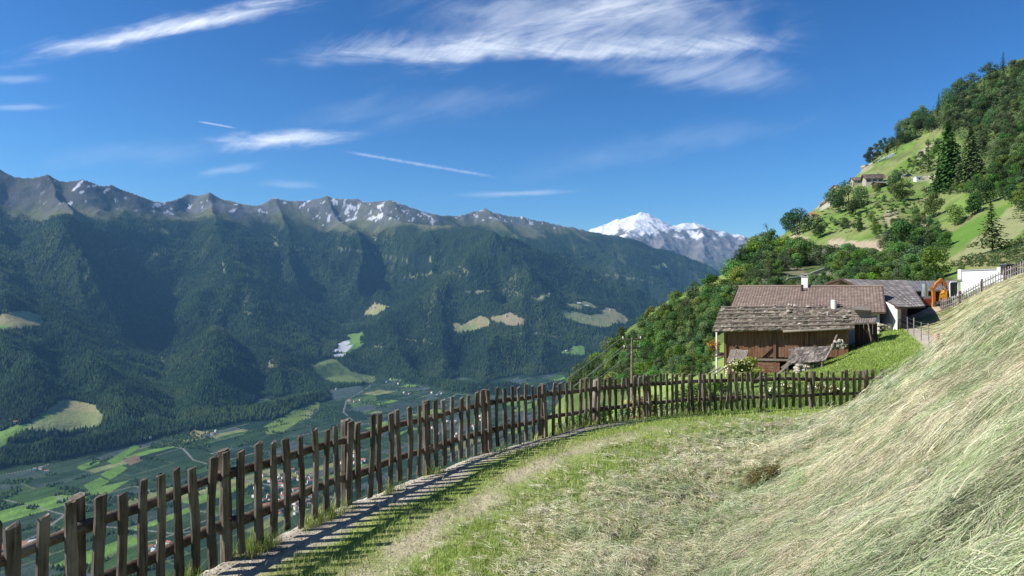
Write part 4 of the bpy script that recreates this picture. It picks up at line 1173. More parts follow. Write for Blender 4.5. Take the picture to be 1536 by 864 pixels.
put_px(BL[3], 1316, 276 + 14, 17, 'pale yellow green flowering shrub under the stone house', 'pale flowering shrubs at the hamlet', name='shrub', cat='shrub')
put_px(BL[3], 1336, 291, 16, 'pale flowering shrub right of the other one under the stone house', 'pale flowering shrubs at the hamlet', name='shrub', cat='shrub')
put_px(BL[3], 1307, 333, 19, 'single cream flowering shrub on the grassy slope', name='shrub', cat='shrub')
put_px(BL[0], 1273, 262, 16, 'green bush beside the water jet on the hillside', name='shrub', cat='shrub')
put_px(BL[5], 1352, 376, 50, 'broad leafy tree above the bend of the upper road', name='broadleaf_tree')
put_px(BL[4], 1328, 372, 30, 'olive bush left of the broad tree by the road bend', name='shrub', cat='shrub')
put_px(BL[0], 1403, 418, 54, 'large leafy tree rising behind the grey roofed house', name='broadleaf_tree')
put_px(BL[1], 1400, 326, 42, 'round dark green tree on the terraced meadow', name='broadleaf_tree')
put_px(BL[0], 1432, 338, 36, 'leafy tree right of the round one on the terraced meadow', name='broadleaf_tree')
put_px(BL[1], 1462, 322, 36, 'leafy tree at the top end of the bright green strip', name='broadleaf_tree')
put_px(BL[5], 1480, 306, 38, 'wide leafy tree above the bright green strip', name='broadleaf_tree')
put_px(BL[2], 1322, 398, 22, 'low spreading bush below the upper road', name='shrub', cat='shrub')

# --- trees of the woods
def wood(poly, n, mind, protos, hr, label, group, seed, name='broadleaf_tree', inpx=True, jit=0):
    for x, y in scatter_poly(poly, n, mind, seed):
        h = hit(x, y)
        if h is None: continue
        pr = rnd.choice(protos)
        H = rnd.uniform(*hr) * (h.y / F if inpx else 1)
        put_tree(pr, h - Vector((0, 0, .04 * H)), H, label, group, False, name, rnd.uniform(.9, 1.2))
UP = [(1298, 250), (1312, 232), (1345, 198), (1372, 178), (1400, 158), (1430, 140), (1470, 118), (1540, 88), (1545, 250), (1500, 262), (1450, 215), (1410, 190), (1385, 205), (1350, 225), (1318, 248)]
wood(UP, 150, 6.5, CN[:1] + PN + BD[:2] + BL[1:2] + BL[4:] + CN[2:3], (17, 28), 'dark tree of the steep wood on the upper right hillside', 'trees of the upper hillside wood', 1, 'woodland_tree')
UR = [(1480, 268), (1536, 215), (1540, 320), (1510, 298), (1485, 290)]
wood(UR, 30, 8, BL[:3] + BL[4:], (18, 28), 'leafy green tree below the steep wood at the right edge', 'leafy trees under the upper wood', 2)
wood([(1385, 282), (1450, 275), (1478, 272), (1478, 285), (1440, 290), (1400, 286)], 9, 9, BL[:3], (13, 20), 'low leafy tree along the terrace wall under the spruces', 'low trees along the terrace wall', 3)
MB_ = [(1100, 404), (1125, 380), (1160, 378), (1185, 380), (1240, 388), (1330, 392), (1385, 398), (1415, 418), (1410, 430), (1330, 425), (1270, 420), (1230, 400), (1180, 398), (1140, 404)]
wood(MB_, 64, 8.5, BL + BD[:1], (22, 36), 'leafy tree in the thicket between the two roads', 'trees of the thicket between the roads', 4)
wood([(1096, 425), (1105, 408), (1120, 395), (1150, 372), (1163, 368), (1150, 385), (1115, 412)], 9, 9, BL[:3] + BD[2:], (28, 42), 'leafy tree on the shoulder left of the road cuts', 'trees on the shoulder above the farm', 5)
wood([(1195, 432), (1230, 424), (1330, 430), (1330, 440), (1200, 440)], 12, 10, BL, (18, 28), 'leafy bush directly behind the tiled farmhouse roof', 'bushes behind the farmhouse', 6, 'shrub')
wood([(1105, 440), (1130, 432), (1190, 428), (1195, 440), (1110, 448)], 8, 9, BL, (16, 26), 'leafy bush left of the chimney behind the farmhouse', 'bushes behind the farmhouse', 16, 'shrub')
LW = [(852, 585), (880, 558), (915, 525), (950, 500), (990, 475), (1020, 455), (1042, 447), (1070, 438), (1092, 440), (1098, 455), (1085, 470), (1068, 505), (1066, 560), (1000, 575), (930, 590)]
wood(LW, 118, 8.5, BL + BL[:3] + BD[:2], (19, 33), 'leafy tree of the steep wood left of the barn', 'trees of the wood below the barn', 7)
wood([(848, 590), (870, 566), (905, 535), (930, 520), (925, 545), (880, 585)], 15, 8, CN[:3], (26, 38), 'dark conifer at the lower left edge of the steep wood', 'conifers at the edge of the wood', 8, 'conifer_tree')
wood([(985, 560), (1040, 545), (1060, 570), (1000, 590)], 6, 12, CN[2:] + PN, (24, 36), 'dark conifer in the wood behind the curved fence', 'conifers behind the fence', 9, 'conifer_tree')
wood([(1290, 300), (1330, 300), (1400, 300), (1440, 300), (1400, 330), (1350, 345), (1300, 345), (1240, 340)], 22, 13, BL, (5, 11), 'tiny round bush dotted over the grassy hillside', 'small bushes on the grassy hillside', 10, 'shrub')
wood([(1345, 262), (1400, 205), (1425, 200), (1400, 245), (1360, 262)], 18, 8, BL + CN[2:3], (5, 12), 'tiny bush on the meadow under the steep wood', 'small bushes under the upper wood', 11, 'shrub')
wood([(1345, 350), (1375, 330), (1410, 340), (1420, 370), (1390, 392), (1345, 388)], 20, 10, BL, (16, 30), 'leafy tree on the rocky slope right of the road bend', 'trees on the rocky slope', 12)

wood([(1090, 428), (1125, 392), (1180, 374), (1228, 384), (1196, 410), (1150, 420), (1112, 432)], 34, 7.5, BL + BD[:1], (20, 34), 'leafy tree in the thicket between the two roads', 'trees of the thicket between the roads', 24)
# undergrowth filling the woods
def undergrowth(polys, n, seed):
    rg = np.random.default_rng(seed); P_ = []; S_ = []; C_ = []
    for poly, frac, rpx in polys:
        xs = [p[0] for p in poly]; ys = [p[1] for p in poly]
        x = rg.uniform(min(xs), max(xs), int(n * frac)); y = rg.uniform(min(ys), max(ys), int(n * frac)); k = inpoly(x, y, poly)
        for px, py in zip(x[k], y[k]):
            h = hit(px, py)
            if h is None: continue
            kk = h.y / F; q = 16; r = rpx * kk * rg.uniform(.5, 1.2)
            d = rg.normal(size=(q, 3)) * np.array((1, 1, .6)) * r * .5; d[:, 2] = np.abs(d[:, 2])
            P_.append(np.array(h) + d); S_.append(np.full(q, 1.35 * kk) * rg.uniform(.6, 1.2, q))
            c = np.array([(.07, .14, .028), (.095, .17, .035), (.05, .10, .025), (.12, .20, .04)])[rg.integers(0, 4)]
            C_.append(c * rg.uniform(.7, 1.25, (q, 1)))
    P_ = np.concatenate(P_); S_ = np.concatenate(S_); C_ = np.concatenate(C_)
    nr = rg.normal(size=P_.shape) + np.array((0, 0, .6)); nr /= np.linalg.norm(nr, axis=1, keepdims=True)
    v, f = leaf_quads(P_, nr, S_, rg); return make_mesh('undergrowth', v, f, [M['leaf']], col=np.repeat(C_, 4, axis=0))
tag(obj('undergrowth', undergrowth([(UP, 1.5, 9), (UR, .8, 10), (MB_, 1.6, 10), (LW, 1.8, 9), ([(1380, 284), (1480, 272), (1480, 290), (1395, 292)], .3, 8), ([(1330, 345), (1400, 330), (1425, 372), (1390, 394), (1335, 390)], .6, 8), ([(1428, 400), (1445, 384), (1495, 378), (1536, 352), (1540, 400)], .5, 5), ([(1200, 330), (1300, 290), (1400, 300), (1340, 350), (1240, 352)], .25, 3), ([(1340, 260), (1430, 195), (1425, 235), (1380, 262)], .25, 3), ([(1095, 445), (1130, 420), (1200, 416), (1330, 425), (1430, 425), (1430, 440), (1100, 450)], 1.0, 9)], 1500, 77), None), 'dense green undergrowth between the trees on the hillside', 'undergrowth', kind='stuff')

# thin crooked sapling against the sky
sp = hit(1153, 372) or P(1153, 372, 300)
mb = MB(); k = sp.y / F
b0 = sp; mb.tube([b0, b0 + Vector((0, 0, 16 * k)), b0 + Vector((-2 * k, 0, 28 * k)), b0 + Vector((-4.5 * k, 0, 36 * k))], [.9 * k, .8 * k, .6 * k, .35 * k], 6)
sap = thing('sapling', b0, 'thin bare sapling sticking up against the sky left of the road', 'tree')
obj('trunk', mb, M['bark'], sap)
rg = np.random.default_rng(5); n = 60
pp = np.array(b0) + np.array((-4 * k, 0, 33 * k)) + rg.normal(0, 1, (n, 3)) * np.array((2.4 * k, 2 * k, 2.8 * k))
v, f = leaf_quads(pp - np.array(b0), rg.normal(size=(n, 3)), rg.uniform(.5, .9, n) * k, rg)
obj('crown', make_mesh('sapling_crown', v, f, [M['leaf']], col=np.tile((.06, .10, .03), (n * 4, 1))), None, sap)

# --- shrubs close behind the wooden fence
def bush(name, p, H, Wd, n, ls, palette, label, group=None, cat='shrub', flowers=None, seed=1):
    v, f, c, C = broadleaf_np(seed, H, Wd, n, 9, ls, palette, base=.05, lumpy=.46)
    o = thing(name, p, label, cat, group)
    obj('foliage', make_mesh(name + '_foliage', v, f, [M['leaf']], col=c), None, o)
    tm = trunk_mb(H, .018 * H, .6, C[:7], seed); tm.v = [tuple(Vector(q) + Vector(p)) for q in tm.v]
    obj('stem', tm, M['bark'], o)
    if flowers:
        rg = np.random.default_rng(seed + 99); m = flowers[1]
        d = rg.normal(size=(m, 3)); d /= np.linalg.norm(d, axis=1, keepdims=True)
        pp = np.array((0, 0, .55 * H)) + d * np.array((Wd * .45, Wd * .45, H * .45)); 
        v, f = leaf_quads(pp, d + rg.normal(0, .3, (m, 3)), rg.uniform(.7, 1.3, m) * flowers[2], rg, .9)
        obj('blossom', make_mesh(name + '_blossom', v, f, [M['flower']], col=np.tile(flowers[0], (m * 4, 1))), None, o)
    return o
YG = [(.16, .21, .04), (.22, .26, .05), (.12, .18, .035), (.28, .26, .05)]
OR = [(.20, .20, .035), (.26, .22, .04), (.12, .16, .03), (.34, .22, .04)]
def at_ground(px, Y): x = (px - CX) / F * Y; return Vector((x, Y, gz(x, Y)))
bush('shrub', at_ground(960, 24.5), 2.25, 1.5, 2200, .055, OR, 'yellowish shrub poking over the fence below the utility pole', flowers=((.75, .36, .03), 110, .035), seed=31)
bush('shrub', at_ground(1108, 43), 1.9, 2.2, 1800, .09, YG, 'pale green large leaved shrub in front of the barn logs', flowers=((.62, .66, .42), 150, .07), seed=32)
bush('shrub', at_ground(1129, 44), 2.2, 1.7, 1500, .09, YG, 'taller pale green shrub right of the other one before the barn', seed=33)
bush('shrub', at_ground(985, 25), 1.75, 1.7, 1800, .055, G3, 'bright green bush right of the yellowish shrub behind the fence', seed=34)
lst = [(842, 17.6, .9), (866, 18.0, 1.0), (890, 18.6, 1.15), (912, 19.2, 1.2), (934, 20.0, 1.2), (1008, 22.6, 1.15), (1032, 23.3, 1.2), (1052, 24.0, 1.1), (1074, 25.0, 1.1), (1096, 26.0, .8)]
for i, (px, Y, H) in enumerate(lst):
    bush('garden_plant', at_ground(px, Y), H * 1.15, 1.0, 900, .05, G3 if i % 2 else G1, 'leafy garden plant growing right behind the fence pickets', 'leafy plants behind the fence', 'plant', seed=40 + i)
for i, (px, Y, H) in enumerate([(1158, 25.5, .75), (1180, 26.2, .7), (1226, 26.5, .55), (1255, 26, .45)]):
    bush('flowering_plant', at_ground(px, Y), H, .9, 420, .055, YG, 'low pale flowering plant seen through the fence pickets', 'pale flowering plants behind the fence', 'plant', flowers=((.72, .72, .55), 50, .04), seed=60 + i)

# ================================================================= THE FARM
A = Vector((.898, -.439, 0)); B = Vector((.439, .898, 0)); UPV = Vector((0, 0, 1))

def boards(mb, p0, p1, z0a, z0b, z1a, z1b, w, th, out, seed, gap=.012, jit=.012):
    """vertical boards between two points, bottom and top heights varying from end to end"""
    r = random.Random(seed); p0 = Vector(p0); p1 = Vector(p1); d = p1 - p0; L = d.length; d.normalize(); n = max(1, int(L / w))
    for i in range(n):
        f = (i + .5) / n; c = p0 + d * L * f + out * r.uniform(0, jit)
        zb = z0a + (z0b - z0a) * f + r.uniform(-.03, .03); zt = z1a + (z1b - z1a) * f
        mb.box((c.x, c.y, (zb + zt) / 2), (L / n - gap, th, zt - zb), d, out)

def shingle_roof(mb, e0, e1, r1, r0, rows, n, th, seed, cols, lift=.05):
    """rows of uneven shingles laid from the eave line e0-e1 up to the ridge line r0-r1"""
    r = random.Random(seed); e0, e1, r0, r1 = map(Vector, (e0, e1, r0, r1))
    nrm = (e1 - e0).cross(r0 - e0).normalized()
    if nrm.z < 0: nrm = -nrm
    mb.col = cols[0]; mb.quadsheet(e0, e1, r1, r0, .10)
    for i in range(rows):
        f0 = i / rows - .012; f1 = min(1.0, (i + 1.75) / rows)
        j = 0; s = 0
        while s < 1:
            wd = r.uniform(.6, 1.6) / n; a = s; b = min(1, s + wd * .96); s += wd
            if b - a < .2 / n: continue
            df = r.uniform(-.25, .25) / rows
            lo0 = e0 + (r0 - e0) * (f0 + df); lo1 = e1 + (r1 - e1) * (f0 + df); hi0 = e0 + (r0 - e0) * f1; hi1 = e1 + (r1 - e1) * f1
            l0 = r.uniform(.3, 1.7) * lift; l1 = l0 + r.uniform(-.6, .6) * lift
            q = [lo0.lerp(lo1, a) + nrm * l0, lo0.lerp(lo1, b) + nrm * l1, hi0.lerp(hi1, b) + nrm * .012, hi0.lerp(hi1, a) + nrm * .012]
            mb.col = scl(r.choice(cols), r.uniform(.55, 1.35)); mb.quadsheet(*q, th, up=1)
    return nrm

def rib_roof(mb, e0, e1, r1, r0, pitch, rows, amp, cols, seed):
    """tiled roof plane: ribs running up the slope, each course lapping over the one below"""
    r = random.Random(seed); e0, e1, r0, r1 = map(Vector, (e0, e1, r0, r1))
    nrm = (e1 - e0).cross(r0 - e0).normalized()
    if nrm.z < 0: nrm = -nrm
    L = (e1 - e0).length; n = int(L / pitch)
    prof = [(0, 0), (.3, .15), (.45, .8), (.6, 1), (.75, .8), (.9, .15)]
    fs = [(i + p[0]) / n for i in range(n) for p in prof] + [1.0]; hs_l = [p[1] for i in range(n) for p in prof] + [0]
    for j in range(rows):
        f0 = j / rows; f1 = (j + 1) / rows; vs = []; cs = []
        for f, h in zip(fs, hs_l):
            sag = -.05 * math.sin(math.pi * f)
            lo = (e0 + (r0 - e0) * f0).lerp(e1 + (r1 - e1) * f0, f); hi = (e0 + (r0 - e0) * f1).lerp(e1 + (r1 - e1) * f1, f)
            vs.append(lo + nrm * (h * amp + .035 + sag)); vs.append(hi + nrm * (h * amp + .002 + sag)); vs.append(lo + nrm * (sag - .01))
        b = len(mb.v); mb.v.extend(tuple(q) for q in vs)
        for i in range(len(fs)):
            if i % len(prof) == 0: tint = scl(r.choice(cols), r.uniform(.82, 1.15))
            mb.c.extend([tint] * 3)
        for i in range(len(fs) - 1):
            k = b + i * 3
            mb.f.append((k, k + 3, k + 4, k + 1)); mb.mi.append(mb.cur)
            mb.f.append((k + 2, k + 5, k + 3, k)); mb.mi.append(mb.cur)
    mb.col = scl(cols[0], .6); mb.quadsheet(e0 - nrm * .03, e1 - nrm * .03, r1 - nrm * .03, r0 - nrm * .03, .12, up=1)
    return nrm

# ---------------------------------------------------------------- the old barn
E0 = P(1068, 497, 60.0); E1 = E0 + A * 11.2; E1.z = (CY - 492) / F * E1.y
K0 = E0 + B * 5.0; K0.z = (CY - 461) / F * K0.y
K1 = E1 + B * 5.0; K1.z = (CY - 459) / F * K1.y
barn = thing('barn', E0 + Vector((0, 0, -3)), 'old brown timber barn with a stone weighted shingle roof', 'barn')
SH = [(.150, .122, .095), (.195, .162, .128), (.112, .092, .074), (.25, .21, .165), (.145, .135, .10)]
mb = MB(); bn = shingle_roof(mb, E0, E1, K1, K0, 15, 46, .03, 3, SH, .055)
bE0, bE1 = E0 + B * 10.2, E1 + B * 10.2; bE0.z = K0.z - (K0.z - E0.z) * 1.04; bE1.z = K1.z - (K1.z - E1.z) * 1.04
mb.col = SH[2]; mb.quadsheet(bE1, bE0, K0 - UPV * .02, K1 - UPV * .02, .1)
roof = obj('roof', mb, M['shingle'], barn)
for i, f in enumerate((.10, .27, .46, .66, .82, .96)):
    mb = MB(); a = E0.lerp(K0, f) + bn * .16; b = E1.lerp(K1, f) + bn * .16
    hi = 1.0 if i < 3 else rnd.uniform(.45, .7)
    lo = 0.0 if i != 4 else .03
    pts = [a.lerp(b, lo + (hi - lo) * q / 8) + Vector((0, 0, rnd.uniform(-.02, .03))) for q in range(9)]
    mb.tube(pts, .055, 6); obj('batten', mb, M['greywood'], roof)
mb = MB(); a = E0.lerp(E1, .52) + bn * -.02 - B * .12; b = E1 - B * .14
mb.tube([a - UPV * .12, a.lerp(b, .33) - UPV * .1, a.lerp(b, .66) - UPV * .05, b + UPV * -.04], [.11, .10, .10, .09], 9); obj('gutter', mb, M['greywood'], barn, smooth=True)
# roof stones, each lying loose on the shingles
for i in range(34):
    f = rnd.choice((.13, .30, .49, .69, .85, .97)) + rnd.uniform(-.02, .03); g = rnd.uniform(.03, .98)
    if i > 22: g = rnd.uniform(.55, .98); f = rnd.uniform(.1, .97)
    c = E0.lerp(K0, f).lerp(E1.lerp(K1, f), g) + bn * .20; sz = rnd.uniform(.12, .22)
    mb = MB(); mb.lump((0, 0, 0), (sz, sz * rnd.uniform(.6, .9), sz * .5), i, 8, 5, .3)
    o = obj('roof_stone', mb, M['stonewall' if i % 3 == 0 else 'stone'], smooth=False); o.location = c; o.rotation_euler = (R(18), 0, rnd.uniform(0, 6))
    tag(o, 'flat stone weighing down the old barn shingle roof', 'stone', 'stones on the barn roof')
# pale pot-shaped chimney
mb = MB(); c = K0.lerp(K1, .86); c = c - B * .55
mb.tube([c + UPV * -.5, c + UPV * .42, c + UPV * .50], [.22, .25, .27], 14); mb.tube([c + UPV * .50, c + UPV * .57], [.19, .17], 14); obj('chimney', mb, M['plaster'], roof)
mb = MB(); mb.tube([c + UPV * .572, c + UPV * .59], [.15, .15], 12); obj('chimney_cap', mb, M['dark'], roof)
# walls
W0 = E0 + A * 1.0 + B * .95; W1 = E1 - A * .45 + B * .95
zt0, zt1 = E0.z + .30, E1.z + .30
zmid = -6.15; zlog = (-8.6, -7.4)
mb = MB(); boards(mb, W0, W1, zmid, zmid + .45, zt0, zt1, .24, .05, -B, 5)
obj('upper_wall', mb, M['barnwood'], barn)
mb = MB()
for side, q in ((W0, .0), (W1, .0)):
    boards(mb, side, side + B * 8.2, -8.4, -6.2, zt0 + .2, zt1 + .2, .26, .05, -A if side is W0 else A, 6)
Wb0, Wb1 = W0 + B * 8.2, W1 + B * 8.2
boards(mb, Wb0, Wb1, -7, -6, zt0, zt1, .3, .05, B, 7)
obj('side_wall', mb, M['barnwood'], barn)
mb = MB(); zz = zmid - .13; i = 0
WL1 = W0.lerp(W1, .46)
while zz > -9.0:
    off = -B * (.05 + .02 * (i % 2))
    mb.box(((W0 + WL1) / 2 + off).to_3d() + UPV * (zz), ((WL1 - W0).length, .20, .235), A, B) if False else mb.box(Vector((((W0 + WL1) / 2 + off).x, ((W0 + WL1) / 2 + off).y, zz)), ((WL1 - W0).length, .20, .232), A, B)
    zz -= .245; i += 1
obj('log_wall', mb, M['barnlog'], barn)
def on_wall(f, z, out=.12): p = W0.lerp(W1, f) - B * out; return Vector((p.x, p.y, z))
for (f0, z0, f1, z1) in ((.31, -6.0, .405, -5.05), (.04, -5.9, .10, -5.0), (.70, -5.2, .85, -4.2)):
    mb = MB(); mb.bar(on_wall(f0, z0), on_wall(f1, z1), .06, .17, -B); obj('brace', mb, M['barnbeam'], barn)
for f in (.42, .0, .68):
    mb = MB(); mb.bar(on_wall(f, -8.8 if f < .6 else -6.3, .10), on_wall(f, zt0 - .1, .10), .20, .16, -B); obj('post', mb, M['barnwood'], barn)
mb = MB(); mb.bar(on_wall(.17, -6.2, .22), on_wall(.53, -6.12, .22), .10, .17); obj('beam', mb, M['greywood'], barn)
mb = MB(); mb.bar(on_wall(.53, -5.25, .22), on_wall(.80, -5.2, .22), .10, .14); obj('beam', mb, M['greywood'], barn)
# gable boards under the roof edge on the left and right
for (e, k, be, wl) in ((E0 + A * 1.0, K0 + A * 1.0, bE0 + A * 1.0, -A), (E1 - A * .45, K1 - A * .45, bE1 - A * .45, A)):
    mb = MB(); n = 26
    for i in range(n):
        f = (i + .5) / n; base = (e + B * .95).lerp(be - B * .95, f); zk = (e.z + (k.z - e.z) * min(1, f * 2.0) if f < .5 else k.z + (be.z - k.z) * (f - .5) * 2) - .12
        mb.box((base.x, base.y, (zk + e.z + .1) / 2), (.05, 8.3 / n - .012, max(.05, zk - e.z - .1)), A, B)
    obj('gable', mb, M['barnwood'], barn)
# balcony on the left end
ba = E0 + B * 1.4; ba.z = -6.0
mb = MB(); mb.box(ba + A * .45 + B * 1.2 + UPV * -.05, (1.1, 3.2, .1), A, B); bal = obj('balcony', mb, M['barnbeam'], barn)
mb = MB()
for i in range(9):
    p = ba - A * .05 + B * (-.3 + i * .38); mb.bar(p, p + UPV * .9, .05, .05, A)
mb.bar(ba - A * .05 - B * .4 + UPV * .92, ba - A * .05 + B * 2.8 + UPV * .92, .08, .06)
obj('railing', mb, M['barnbeam'], bal)
for (dA, dB) in ((.22, -.3),):
    mb = MB(); p = ba + A * dA + B * dB; mb.tube([Vector((p.x, p.y, -9.2)), Vector((p.x, p.y, E0.z + .15))], .085, 8); obj('balcony_post', mb, M['plaster'], barn)
for i, (dB, dz) in enumerate(((-.25, .72), (1.3, .70))):
    p = ba - A * .18 + B * dB + UPV * dz
    fb_ = thing('flower_box', p, 'flower box with orange blossom hanging on the front end of the barn balcony' if i == 0 else 'second orange flower box, further back on the barn balcony rail', 'flower box')
    mb = MB(); mb.hexa([p + A * x + B * y + UPV * z for (x, y, z) in ((-.10, -.5, -.12), (.10, -.5, -.12), (.10, .5, -.12), (-.10, .5, -.12), (-.13, -.52, .1), (.13, -.52, .1), (.13, .52, .1), (-.13, .52, .1))]); obj('box', mb, M['darkwood'], fb_)
    rg = np.random.default_rng(70 + i); n = 240
    q = rg.normal(0, 1, (n, 3)) * np.array((.18, .40, .22)) + np.array((0, 0, .16)); nr = rg.normal(size=(n, 3))
    v, f = leaf_quads(q, nr, rg.uniform(.05, .09, n), rg); cc = np.where(rg.random((n, 1)) < .5, np.array((.70, .22, .03)), np.array((.10, .16, .04)))
    obj('flowers', make_mesh('flower_box_flowers', v, f, [M['flower']], col=np.repeat(cc, 4, axis=0)), None, fb_)

# lean-to roof against the barn front, low stone wall below it
l0, l1 = P(1179, 546, 53.6), P(1236, 541, 51.2); k0, k1 = P(1190, 521, 55.6), P(1249, 519, 53.2)
lean = thing('lean_to', P(1205, 556, 53.5), 'lean-to with a dark shingled roof built against the barn front', 'lean-to')
mb = MB(); shingle_roof(mb, l0, l1, k1, k0, 9, 20, .025, 9, [(.12, .10, .09), (.165, .14, .12), (.10, .085, .075), (.20, .175, .15)], .03); obj('roof', mb, M['shingle'], lean)
mb = MB(); mb.bar(l1 + Vector((.02, -.1, .06)), k1.lerp(l1, .1) + Vector((.08, .0, .1)), .10, .10); obj('rafter', mb, M['greywood'], lean)
for (px, py0, py1, Y) in ((1181, 566, 545, 53.6), (1192, 568, 545, 53.3), (1233, 562, 541, 51.4)):
    mb = MB(); mb.tube([P(px, py0, Y), P(px + .6, py1, Y)], .09, 7); obj('post', mb, M['post'], lean)
for (a, b) in (((1166, 562), (1184, 546)), ((1184, 560), (1206, 560)), ((1172, 552), (1192, 538))):
    mb = MB(); mb.bar(P(*a, 53.2), P(*b, 53.0), .10, .12); obj('brace', mb, M['greywood'], lean)
mb = MB(); r = random.Random(4)
for i in range(150):
    p = P(r.uniform(1196, 1233), r.uniform(547, 566), 52.6); mb.lump(p + Vector((0, r.uniform(-.1, .3), 0)), (r.uniform(.12, .22), .2, r.uniform(.09, .15)), i, 8, 5, .3)
tag(obj('stone_wall', mb, M['stonewall'], origin=P(1215, 562, 52.6)), 'low pale rubble stone wall under the lean-to roof', 'stone wall', kind='thing')

# small shelter with a rough plank roof in front of the left barn corner
sh = thing('wooden_shelter', P(1106, 560, 55), 'little shelter with a grey plank roof before the left barn corner', 'shelter')
a0, a1, a2, a3 = P(1090, 543, 54.6), P(1117, 545, 54.2), P(1123, 525, 56), P(1096, 524, 56.4)
mb = MB(); r = random.Random(8); n = 11
for i in range(n):
    f0 = i / n; f1 = (i + .93) / n; dz = Vector((0, 0, r.uniform(-.02, .06))); ex = r.uniform(-.12, .05)
    lo0, lo1 = a0.lerp(a1, f0), a0.lerp(a1, f1); hi0, hi1 = a3.lerp(a2, f0), a3.lerp(a2, f1)
    mb.quadsheet(lo0 + (lo0 - hi0) * -ex * .3 + dz, lo1 + (lo1 - hi1) * -ex * .3 + dz, hi1 + dz, hi0 + dz, .05)
obj('roof', mb, M['greywood'], sh)
for (px, py, Y, top) in ((1096, 566, 55, 540), (1116, 566, 54.7, 541), (1100, 560, 56.2, 528), (1120, 562, 56, 528)):
    mb = MB(); mb.tube([P(px, py, Y), P(px, top, Y)], .08, 7); obj('post', mb, M['darkwood'], sh)
mb = MB(); boards(mb, P(1098, 545, 56.1), P(1119, 545, 55.9), -7.4, -7.4, -5.6, -5.6, .22, .04, -B, 3); obj('back_wall', mb, M['darkwood'], sh)
for i, (a, b, lb) in enumerate((((1070, 563), (1093, 547), 'long grey plank leaning by the shelter'), ((1064, 560), (1080, 551), 'short grey plank lying left of the longer one by the shelter'))):
    mb = MB(); mb.bar(P(*a, 54), P(*b, 54.6), .16, .07); tag(obj('plank', mb, M['greywood'], origin=P(*a, 54)), lb, 'plank')

# right end of the barn: stacked timber under a little roof, prop, junk
ts = thing('timber_stack', P(1297, 482, 56), 'stack of grey timber under a board beside the barn roof end', 'timber stack')
mb = MB(); r = random.Random(5)
for j in range(4):
    for i in range(4):
        p = P(1292, 477 - j * 3.4, 56.5) + B * i * .22; mb.bar(p - A * r.uniform(.6, .75), p + A * r.uniform(.6, .75), .18, .15)
obj('timber', mb, M['greywood'], ts)
mb = MB(); mb.quadsheet(P(1277, 463, 56.2), P(1305, 465, 55.6), P(1306, 459, 57.2), P(1280, 458, 57.6), .06); obj('cover_board', mb, M['greywood'], ts)
cs_ = thing('store_roof', P(1300, 490, 55.6), 'small corrugated roof on a thin prop at the barn right end', 'shelter')
mb = MB(); rib_roof(mb, P(1281, 484, 55.2), P(1314, 483, 54.4), P(1316, 474, 56.4), P(1284, 475, 57.2), .16, 2, .04, [(.20, .17, .15), (.24, .20, .18)], 3); obj('roof', mb, M['greytile'], cs_)
mb = MB(); mb.tube([P(1307, 512, 54.6), P(1304, 495, 54.6), P(1301, 481, 54.8)], .055, 6); obj('prop', mb, M['post'], cs_)
mb = MB(); boards(mb, P(1282, 495, 57.2), P(1316, 495, 56.4), -5.6, -4.6, -3.0, -2.9, .3, .05, -B, 8); obj('back_wall', mb, M['darkwood'], cs_)
mb = MB(); mb.bar(P(1247, 522, 53), P(1255, 503, 53.6), .28, .07, (1, 0, 0)); tag(obj('leaning_board', mb, M['greywood'], origin=P(1247, 522, 53)), 'grey board standing on end at the barn right corner', 'board')
mb = MB()
for i in range(26):
    mb.lump(P(1258 + rnd.uniform(-9, 10), 518 + rnd.uniform(-7, 5), 53.2), (rnd.uniform(.08, .2), .15, rnd.uniform(.07, .14)), i + 60, 8, 5, .3)
tag(obj('stone_heap', mb, M['stonewall'], origin=P(1258, 520, 53.2)), 'heap of pale stones and scraps at the barn right corner', 'stone heap')

# ---------------------------------------------------------------- the tiled farmhouse behind the barn
RL = P(1108, 430, 73.5); RR = RL + A * 13.6; RR.z = RL.z
house = thing('farmhouse', RL + Vector((0, 0, -7)), 'farmhouse with a brownish pink ribbed tile roof behind the old barn', 'house')
TL = [(.225, .170, .138), (.245, .186, .150), (.203, .152, .124), (.236, .182, .148)]
eA, eB = RL - B * 6.4, RR - B * 6.4; eA.z = eB.z = RL.z - 2.35
gA, gB = RL + B * 6.4, RR + B * 6.4; gA.z = gB.z = RL.z - 2.35
mb = MB(); rib_roof(mb, eA, eB, RR, RL, .27, 17, .032, TL, 5); rib_roof(mb, gB, gA, RL - UPV * .0 + B * .02, RR + B * .02, .27, 5, .045, TL, 6)
hroof = obj('roof', mb, M['tile'], house)
mb = MB(); mb.tube([RL - A * .08 + UPV * .05, RR + A * .08 + UPV * .05], .11, 8); mb.c = [TL[1]] * len(mb.v); obj('ridge_tile', mb, M['tile'], hroof)
for (e, k, g, sgn) in ((eA, RL, gA, -1), (eB, RR, gB, 1)):
    mb = MB(); mb.bar(e + A * .05 * sgn - UPV * .06, k + A * .05 * sgn - UPV * .03, .06, .24); mb.bar(g + A * .05 * sgn - UPV * .06, k + A * .05 * sgn - UPV * .03, .06, .24); obj('bargeboard', mb, M['darkwood'], hroof)
